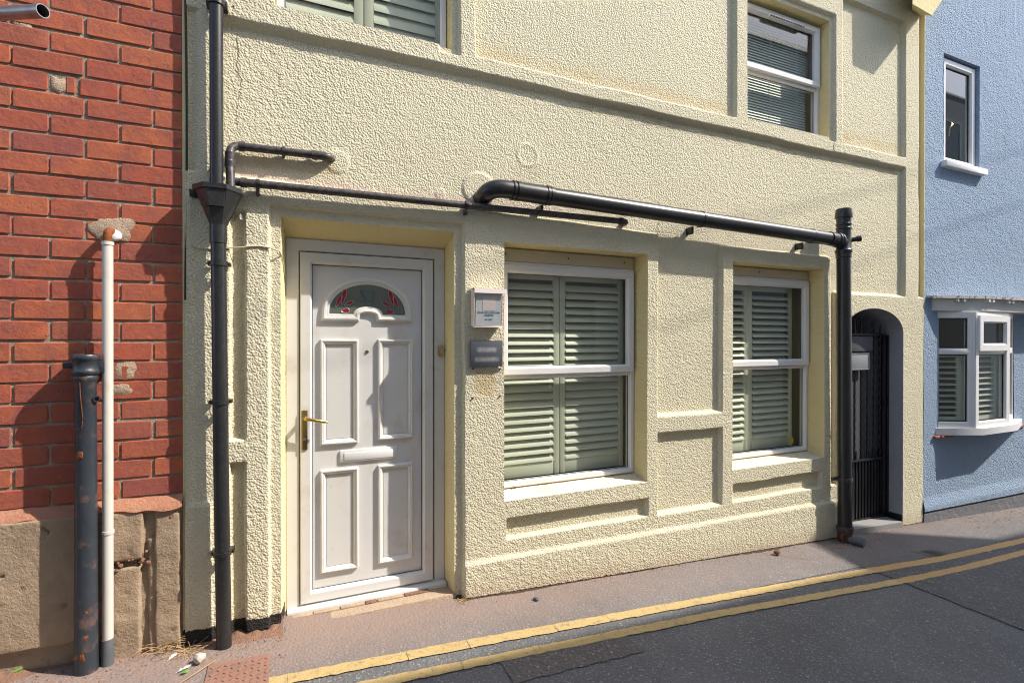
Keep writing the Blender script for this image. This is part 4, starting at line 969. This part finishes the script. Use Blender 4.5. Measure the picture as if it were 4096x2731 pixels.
# narrow upstairs window
yb = .11
tx0, tx1, tz0, tz1 = TW
mb = MB().add([(tx0, 0, tz0), (tx1, 0, tz0), (tx1, 0, tz1), (tx0, 0, tz1), (tx0+.01, yb, tz0), (tx1-.01, yb, tz0), (tx1-.01, yb, tz1-.01), (tx0+.01, yb, tz1-.01)], [(0, 1, 5, 4), (1, 2, 6, 5), (2, 3, 7, 6), (3, 0, 4, 7)])
mb.build('window_reveal', M['blue'], bl, None)
tw = MB().ring(rect(tx0+.03, tx1-.02, tz0+.02, tz1-.02), [(0, -.03), (0, .02), (.005, .026), (.055, .026), (.07, .012), (.07, -.03)], Y=.055).build('window', M['upvc2'], bl)
MB().add([(tx0+.09, .06, tz0+.08), (tx1-.08, .06, tz0+.08), (tx1-.08, .06, tz1-.08), (tx0+.09, .06, tz1-.08)], [(0, 1, 2, 3)]).build('pane', M['glass'], tw, None)
MB().ring(rect(tx0+.094, tx1-.084, tz0+.084, tz1-.084), [(0, 0), (.012, 0), (.012, -.01)], Y=.055).build('glazing_seal', M['black'], tw)
MB().box(6.48, 7.24, -.055, .09, tz0-.045, tz0+.018, .006).build('window_sill', M['upvc2'], bl)
mb = MB().tube([(6.93, .13, 3.86), (6.91, .11, 3.83), (6.87, .115, 3.79), (6.86, .118, 3.70)], .009, 8); mb.build('window_handle', M['brass'], tw)
mb = MB().add([(6.3, .12, 3.2), (7.5, .12, 3.2), (7.5, .12, 4.6), (6.3, .12, 4.6), (6.3, .89, 3.2), (7.5, .89, 3.2), (7.5, .89, 4.6), (6.3, .89, 4.6)], [(0, 1, 5, 4), (1, 2, 6, 5), (2, 3, 7, 6), (3, 0, 4, 7), (4, 5, 6, 7)]); mb.build('room_lining', M['room'], bl, None)
# bay window
bz0, bz1, btr = .675, 1.83, 1.44
A_, B_, C_, D_ = Vector((6.40, .055)), Vector((6.763, -.14)), Vector((7.39, -.14)), Vector((7.86, .02))
def facet(p, q, nm, open_top=False):
    d = (q-p); ln = d.length; d.normalize(); nrm = Vector((d.y, -d.x))
    if nrm.y > 0: nrm = -nrm
    def tr(mb): mb.v = [(p.x+d.x*x-nrm.x*y, p.y+d.y*x-nrm.y*y, z) for x, y, z in mb.v]; return mb
    mb = MB().ring(rect(.0, ln, bz0, bz1), [(0, -.03), (0, .03), (.05, .03), (.06, .018), (.06, -.03)], Y=0)
    mb.box(.04, ln-.04, -.026, .03, btr-.03, btr+.03, .003)
    f = tr(mb).build('window', M['upvc2'], bl)
    if open_top: tr(MB().ring(rect(.03, ln-.03, btr+.005, bz1-.03), [(0, 0), (0, .03), (.06, .03), (.075, .015), (.075, 0)], Y=-.02)).build('opening_sash', M['upvc2'], f)
    for a, b in ((bz0+.05, btr-.02), (btr+.02, bz1-.05)):
        tr(MB().add([(.05, -.004, a), (ln-.05, -.004, a), (ln-.05, -.004, b), (.05, -.004, b)], [(0, 1, 2, 3)])).build('pane', M['glass'], f, None)
        tr(MB().ring(rect(.058, ln-.058, a+.012, b-.012), [(0, 0), (.010, 0), (.010, -.01)], Y=-.008)).build('glazing_seal', M['black'], f)
    # louvres inside
    return tr, ln
for (p, q, nm, ot) in ((A_, B_, 'l', False), (B_, C_, 'f', True), (C_, D_, 'r', False)):
    tr, ln = facet(p, q, nm, ot)
for (p, q, lab) in ((A_, B_, 'white shutter louvres in the angled bay pane next to the yellow house'), (B_, C_, 'white shutter louvres in the front pane of the bay window'), (C_, D_, 'white shutter louvres in the bay pane angled away from the yellow house')):
    d = (q-p); ln = d.length; d.normalize(); nrm = Vector((d.y, -d.x)); nrm = -nrm if nrm.y > 0 else nrm
    t = empty('bay_shutter', (0, 0, 0), lab, 'shutter', 'plantation shutters')
    tr = lambda x, y, z: (p.x+d.x*x-nrm.x*y, p.y+d.y*x-nrm.y*y, z)
    def bxx(x0, x1, y0, y1, z0, z1):
        mb = MB().box(x0, x1, y0, y1, z0, z1); mb.v = [tr(*v_) for v_ in mb.v]; return mb
    bxx(.03, .09, .05, .075, bz0+.03, btr).build('stile', M['shutter'], t); bxx(ln-.11, ln-.03, .05, .075, bz0+.03, btr).build('stile', M['shutter'], t)
    bxx(.09, ln-.11, .05, .075, bz0+.03, bz0+.10).build('rail', M['shutter'], t); bxx(.09, ln-.11, .05, .075, btr-.06, btr).build('rail', M['shutter'], t)
    for k in range(10):
        z = bz0+.135+k*.058
        mb = MB().add([(.09, .04, z-.006), (ln-.11, .04, z-.006), (ln-.11, .09, z+.008), (.09, .09, z+.008), (.09, .04, z+.002), (ln-.11, .04, z+.002), (ln-.11, .09, z+.016), (.09, .09, z+.016)], [(0, 1, 2, 3), (4, 7, 6, 5), (0, 4, 5, 1), (1, 5, 6, 2), (2, 6, 7, 3), (3, 7, 4, 0)])
        mb.v = [tr(*v_) for v_ in mb.v]; mb.build('louvre', M['shutter'], t, None)
mb = MB().add([(6.3, .07, .5), (8.2, .07, .5), (8.2, .07, 1.95), (6.3, .07, 1.95), (6.3, .89, .5), (8.2, .89, .5), (8.2, .89, 1.95), (6.3, .89, 1.95)], [(0, 1, 5, 4), (1, 2, 6, 5), (2, 3, 7, 6), (3, 0, 4, 7), (4, 5, 6, 7)]); mb.build('room_lining', M['room'], bl, None)
MB().slab([(6.40, .0), (6.43, -.03), (6.82, -.205), (7.48, -.205), (8.02, -.03), (8.02, .05), (6.40, .05)], .605, .672).build('bay_sill', M['upvc2'], bl)
for i, (x, y) in enumerate(((6.36, -.03), (6.44, -.045), (6.53, -.06), (7.95, -.03), (8.03, -.02))): MB().box(x, x+.085, y, .03, .575, .600, .004).build('sill_tile', M['tile'], bl)
MB().slab([(6.42, .05), (6.43, -.0), (6.75, -.165), (7.40, -.165), (7.90, -.0), (7.9, .05)], bz1, bz1+.02).build('bay_head', M['bayboard'], bl)
cp = [(6.235, .01), (6.27, -.045), (6.90, -.215), (7.7, -.25), (9.2, -.25), (9.2, .01)]
fa = [(6.33, .01), (6.36, -.03), (6.88, -.175), (7.68, -.20), (9.2, -.20), (9.2, .01)]
MB().slab(fa, 1.845, 1.965).build('fascia_board', M['bayboard'], bl)
MB().slab(cp, 1.966, 1.992).build('canopy', M['flash'], bl)
for x in (6.55, 6.62, 6.90, 6.97, 7.25, 7.32, 7.6, 7.67, 7.95, 8.02):
    y = np.interp(x, [6.36, 6.88, 7.68, 9.2], [-.03, -.175, -.20, -.20]); MB().box(x, x+.035, y-.036, y+.01, 1.935, 1.965).build('dentil', M['bayboard'], bl, None)
# ================================================================== ACROSS THE STREET (shades the road, seen only in reflections)
oh = empty('terrace_house', (6, -4.7, 0), 'cream rendered terrace with dark slate roof and a gable, across the narrow street', 'house'); oh.location = (0, 0, 0)
OY = -3.9
ze = 7.40
MB().box(-10, 20, OY-.3, OY, -1.2, ze-.12).build('wall', M['opp'], oh)
MB().add([(-10, OY+.0, ze-.12), (20, OY+.0, ze-.12), (20, OY, ze), (-10, OY, ze), (-10, OY-3.2, ze+2.75), (20, OY-3.2, ze+2.75), (-10, OY-6.6, ze-.12), (20, OY-6.6, ze-.12)], [(0, 1, 2, 3), (3, 2, 5, 4), (4, 5, 7, 6)]).build('roof', M['roof'], oh, None)
MB().prism([(10.85, ze-.1), (12.45, 8.90), (12.75, 9.02), (13.0, 8.90), (12.98, ze-.1)], OY-.3, OY+.0).build('gable', M['oppbrick'], oh, None)
for i in range(7):
    x = -6+i*3.4
    for z0 in (.9, 3.2, 5.4):
        f = MB().ring(rect(x, x+1.0, z0, z0+1.4), [(0, -.03), (0, .03), (.07, .03), (.07, -.03)], Y=0).v
        mb = MB().ring(rect(x, x+1.0, z0, z0+1.4), [(0, -.03), (0, .03), (.07, .03), (.07, -.03)], Y=0); mb.v = [(a, OY-b*1., c) for a, b, c in mb.v]
        fo = mb.build('window', M['upvc2'], oh, None)
        MB().add([(x+.03, OY+.012, z0+.03), (x+.97, OY+.012, z0+.03), (x+.97, OY+.012, z0+1.37), (x+.03, OY+.012, z0+1.37)], [(0, 1, 2, 3)]).build('pane', M['obscure'], fo, None)
# ================================================================== SMALL THINGS ON THE GROUND
cp_ = empty('checker_plate', (.25, -.33, 0), 'dusty steel checker plate set in the pavement below the downpipe', 'cover plate'); cp_.location = (0, 0, 0)
pp = [(.125, -.62), (.385, -.62), (.385, -.225), (.125, -.225)]
ground_patch('plate', pp, M['checker'], .010, cp_, .02)
if 'kind' in cp_.children[0]: del cp_.children[0]['kind']
mb = MB()
for i in range(9):
    for j in range(13):
        x = .142+i*.0285; y = -.605+j*.0285; a = .785 if (i+j) % 2 else -.785
        vs = []
        for t, wd in ((-1, 0), (-.4, 1), (.4, 1), (1, 0)):
            for s in (-1, 1): vs.append((x+t*.011*math.cos(a)-s*wd*.003*math.sin(a), y+t*.011*math.sin(a)+s*wd*.003*math.cos(a), zg(x)+.0105+(.003 if wd else 0)))
        mb.add(vs, [(0, 1, 3, 2), (2, 3, 5, 4), (4, 5, 7, 6)])
mb.build('treads', M['checker'], cp_, None)['kind'] = 'stuff'
M['cover'] = simple('cast_cover', (.11, .10, .095), .7, .2, 30)
cv = empty('access_cover', (5.36, -.5, 0), 'small rectangular iron water cover in the pavement near the gate', 'cover'); cv.location = (0, 0, 0)
def tilt_quad(a): return a
ground_patch('frame', [(5.20, -.425), (5.27, -.60), (5.52, -.605), (5.42, -.43)], M['cover'], .0075, cv)
for ch in cv.children: del ch['kind']
mb = MB()
for i in range(7):
    t = i/7; mb.add([(5.225+.03*t+t*.16, -.45-.02*t, zg(5.3)+.009), (5.24+.03*t+t*.16, -.45-.02*t, zg(5.3)+.009), (5.30+.03*t+t*.14, -.58, zg(5.3)+.009), (5.285+.03*t+t*.14, -.58, zg(5.3)+.009)], [(0, 1, 2, 3)])
mb.build('rib', M['black'], cv, None)['kind'] = 'stuff'
def pebble(name, x, y, r, m, seed, flat=.6, label=None, cat='stone', group=None):
    rg = random.Random(seed); bm = bmesh.new(); bmesh.ops.create_icosphere(bm, subdivisions=2, radius=r)
    o1, o2 = rg.random()*9, rg.random()*9
    for v in bm.verts:
        k = 1+.28*math.sin(v.co.x/r*2.3+o1)*math.cos(v.co.y/r*1.9+o2)+.12*rg.uniform(-1, 1); v.co *= k; v.co.z *= flat
    zmin = min(v.co.z for v in bm.verts)
    for v in bm.verts: v.co.z -= zmin+.002
    me = bpy.data.meshes.new(name); bm.to_mesh(me); bm.free(); me.materials.append(m)
    o = link(bpy.data.objects.new(name, me)); o.location = (x, y, zg(x)+.008); o.rotation_euler = (0, 0, rg.random()*6)
    tag(o, label, cat, group); return o
pebble('stone', .085, -.19, .026, M['pebble'], 1, .8, 'pale broken stone lying beside the downpipe foot')
pebble('stone', 4.012, -.122, .026, M['redrock'], 2, .75, 'dark red stone on the pavement below the window beside the stack')
pebble('stone', 1.867, -.16, .018, M['slatebit'], 3, .5, 'small dark stone on the pavement below the large window')
# loose grit and brick dust along the wall foot
def grit(name, n, xr, yf, m, seed, smin, smax, label, cat):
    rg = random.Random(seed); mb = MB()
    for i in range(n):
        x = rg.uniform(*xr); y = yf(rg, x); s = rg.uniform(smin, smax)*(1 if rg.random() < .9 else 1.8); a = rg.random()*6.28
        q = [(math.cos(a+k*2.09)*s*rg.uniform(.7, 1.2), math.sin(a+k*2.09)*s*rg.uniform(.7, 1.2)) for k in range(3)]
        zb_ = zg(x)+.004; top = (x+rg.uniform(-.3, .3)*s, y+rg.uniform(-.3, .3)*s, zb_+s*rg.uniform(.4, 1.))
        vs = [(x+c_[0], y+c_[1], zb_) for c_ in q]+[top]; mb.add(vs, [(0, 1, 3), (1, 2, 3), (2, 0, 3)])
    o = mb.build(name, m, None, None); tag(o, label, cat, None, 'stuff'); return o
left = lambda rg, x: min(.03, .02-abs(rg.gauss(0, .13)))
right = lambda rg, x: -.005-abs(rg.gauss(0, .05))
grit('gravel', 1500, (-1.4, .46), left, M['slatebit'], 1, .0015, .0045, 'dark slate grit scattered along the foot of the brick wall', 'gravel')
grit('gravel', 1500, (-1.4, .46), left, M['dirt'], 2, .0018, .0055, 'reddish brick crumbs scattered along the foot of the brick wall', 'gravel')
grit('gravel', 900, (1.4, 6.9), right, M['dirt'], 3, .0018, .005, 'reddish grit along the foot of the yellow plinth', 'gravel')
grit('gravel', 500, (1.4, 8.5), right, M['slatebit'], 4, .0015, .004, 'dark grit along the foot of the yellow plinth', 'gravel')
grit('gravel', 220, (-.6, 7.5), lambda rg, x: rg.uniform(-1.4, -.05), M['pebble'], 5, .001, .0028, 'pale specks of grit strewn over the road', 'gravel')
M['litter'] = simple('dry_leaf_litter', (.38, .22, .12), .9, .4, 40)
def litter(n, xr, yr, seed, label, smax=.016):
    rg = random.Random(seed); mb = MB()
    for i in range(n):
        x = rg.uniform(*xr); y = rg.uniform(*yr); a = rg.random()*6.28; l_ = rg.uniform(.005, smax); w_ = l_*rg.uniform(.2, .5); z = zg(x)+.009; t = rg.uniform(0, .008)
        c_, s_ = math.cos(a), math.sin(a); mb.add([(x-l_*c_, y-l_*s_, z), (x+w_*s_, y-w_*c_, z+t), (x+l_*c_, y+l_*s_, z+t*.5), (x-w_*s_, y+w_*c_, z+t*.3)], [(0, 1, 2, 3)])
    tag(mb.build('leaf_litter', M['litter'], None, None), label, 'litter', None, 'stuff')
litter(420, (6.5, 9.2), (-.34, -.02), 6, 'dry brown leaf litter along the foot of the blue house')
litter(160, (4.6, 5.2), (-.22, -.01), 7, 'dry brown debris round the foot of the soil stack', .01)
# dirt fillets against the walls
def fillet(name, x0, x1, dep, hgt, ybase, m, seed, label, step=.008):
    n = int((x1-x0)/step); ns = 7; d1 = blur_noise((n+1, ns), 1.2, seed); vs = []; fs = []; tp = blur_noise((n+1, 1), 16, seed+1)[:, 0]
    for i in range(n+1):
        x = x0+i*step; hh_ = hgt*(1+.4*np.clip(tp[i], -1.6, 2)); dd = dep*(1+.3*np.clip(tp[-1-i], -1.5, 2))
        for j in range(ns):
            t = j/(ns-1); vs.append((x, ybase+.06-(dd+.06)*t, zg(x)+.003+hh_*(1-t)**1.6*(1+.3*d1[i, j]) - (.004 if j == ns-1 else 0)))
    for i in range(n):
        for j in range(ns-1): a = i*ns+j; fs.append((a, a+1, a+ns+1, a+ns))
    tag(MB().add(vs, fs).build(name, m, None, 60), label, 'dirt', None, 'stuff')
fillet('dirt_bank', -2.2, .44, .12, .024, .03, M['dirt'], 71, 'reddish dirt banked against the foot of the brick wall')
M['darkdirt'] = simple('dark_damp_dirt', (.07, .048, .037), .95, .4, 30, bumps=((70, .008),), spec=.1)
fillet('dirt_bank', 1.41, 4.88, .030, .020, -.014, M['darkdirt'], 75, 'thin line of dark damp dirt along the yellow plinth')
# dry weeds
def weed(name, x, y, n, sp_, hgt, seed, label):
    rg = random.Random(seed); t = empty(name, (x, y, zg(x)+.02), label, 'weed'); mb = MB()
    for i in range(n):
        a = rg.random()*6.28; l_ = rg.uniform(.3, 1); p0 = Vector((rg.gauss(0, sp_*.4), rg.gauss(0, sp_*.3), -.02)); p1 = p0+Vector((math.cos(a)*sp_*l_*.6, math.sin(a)*sp_*l_*.5-.01, hgt*l_)); p2 = p1+Vector((math.cos(a)*sp_*l_*.8, math.sin(a)*sp_*.6*l_, rg.uniform(-.5, .3)*hgt))
        mb.tube(bend(p0, p1, p2, 4), .0011, 4, False)
    mb.build('stems', M['straw'], t, None)['kind'] = 'stuff'; return t
weed('dry_weed', -.09, .01, 90, .09, .055, 5, 'dry straw coloured weed tuft where brick meets the yellow corner')
weed('dry_weed', .01, -.06, 50, .07, .03, 6, 'low flattened tuft of dead grass beside the downpipe foot')
weed('dry_weed', 1.44, -.01, 40, .04, .025, 8, 'dark dry moss and stems in the corner beside the door step')
def feather(x, y, z, ln, ang, tilt, label, seed):
    rg = random.Random(seed); mb = MB(); d = Vector((math.cos(ang), math.sin(ang), 0)); s = Vector((-d.y, d.x, 0))
    mb.tube([Vector((0, 0, 0)), d*ln*.5+Vector((0, 0, .004)), d*ln], .0007, 4)
    for i in range(26):
        t = .15+.85*i/26; b = d*ln*t
        for sg in (-1, 1):
            e_ = b+d*ln*.22+s*sg*ln*(.22 if t < .85 else .12)*rg.uniform(.6, 1.1)+Vector((0, 0, rg.uniform(.002, .012)))
            mb.add([b+s*.0006, b+d*.003, e_, b-s*.0006], [(0, 1, 2), (0, 2, 3)])
    o = mb.build('feather', M['feather'], None, None); o.location = (x, y, z); o.rotation_euler = (tilt, 0, 0); tag(o, label, 'feather')
feather(.0, -.245, zg(0)+.012, .055, .5, 0, 'fluffy white feather on the ground beside the pale stone', 1)
feather(-.055, -.13, zg(0)+.014, .045, .9, 0, 'small white feather in the dead grass near the corner', 2)
fe = un(980, 855, -.01); feather(.243, -.012, 2.20, .03, -1.4, math.pi/2, 'tiny white feather stuck on the wall beside the hopper head', 3)
def leafm(x, y, ln, ang, m, label, cat='leaf'):
    d = Vector((math.cos(ang), math.sin(ang), 0)); s = Vector((-d.y, d.x, 0)); L2 = []
    for t, wd, zz in ((0, 0, .001), (.25, .2, .004), (.6, .24, .007), (1, 0, .003)): L2 += [d*ln*t+s*ln*wd+Vector((0, 0, zz+.002)), d*ln*t-s*ln*wd+Vector((0, 0, zz))]
    o = MB().add(L2, [(0, 1, 3, 2), (2, 3, 5, 4), (4, 5, 7, 6)]).build('leaf', m, None, None); o.location = (x, y, zg(x)+.012); tag(o, label, cat)
leafm(-.655, -.01, .035, .5, M['leaf'], 'bright green leaf in the dirt below the sandstone block')
leafm(.02, -.262, .035, .2, M['leaf'], 'green leaf sliver beside the white feather')
def straw(a, b, label, sag=.012):
    a = Vector((*a, zg(a[0])+.012)); b = Vector((*b, zg(b[0])+.012)); c = (a+b)/2+Vector((.01, -.02, sag))
    tag(MB().tube(bend(a, c, b), .0018, 5).build('straw', M['straw'], None), label, 'straw')
straw((3.912, -.074), (4.165, -.271), 'dry straw stalk on the pavement below the window beside the stack')
straw((.02, -.34), (.15, -.20), 'dry straw stalk between the pale stone and the checker plate')

blob('tar_patch', .03, 2.28, .028, .02, -.010, M['black'], yh, 12, .001)

# overhead cables: only their faint shadow lines reach the walls
for (pa, pb, lab) in (((3058, 856), (3604, 737), 'thin overhead cable strung along the street, shadowing the wall above the soil stack'),
                      ((3430, 1055), (3690, 968), 'thin overhead cable strung along the street, shadowing the wall above the arched gate')):
    a = Vector(un(*pa, .036)); b = Vector(un(*pb, .036)); sv = Vector((KX, -1, KZ))*2.3; d = (b-a).normalized()
    q = [a+sv+d*t for t in (-4, -2, 0, 2, 4, 6)]
    tag(MB().tube(q, .006, 6).build('overhead_cable', M['blackcable'], None), lab, 'cable')
# cracks in the render
M['crackline'] = simple('crack_shadow_line', (.16, .12, .06), .95, .3, 30)
def crack(pts, Y, r):
    rg = random.Random(len(pts)); out = []
    for (x0, z0), (x1, z1) in zip(pts, pts[1:]):
        for i in range(6): t = i/6; out.append((x0+(x1-x0)*t+rg.uniform(-.007, .007), Y, z0+(z1-z0)*t))
    MB().tube(out, r, 5).build('crack', M['crackline'], yh)
crack([(.226, 3.12), (.236, 3.04), (.228, 2.97), (.244, 2.90), (.236, 2.80), (.222, 2.74), (.234, 2.66)], .0355, .0014)
crack([(4.862, 3.305), (4.858, 3.25), (4.862, 3.2)], -.0012, .0022)
crack([(2.95, 2.33), (2.99, 2.5)], .0345, .0010)
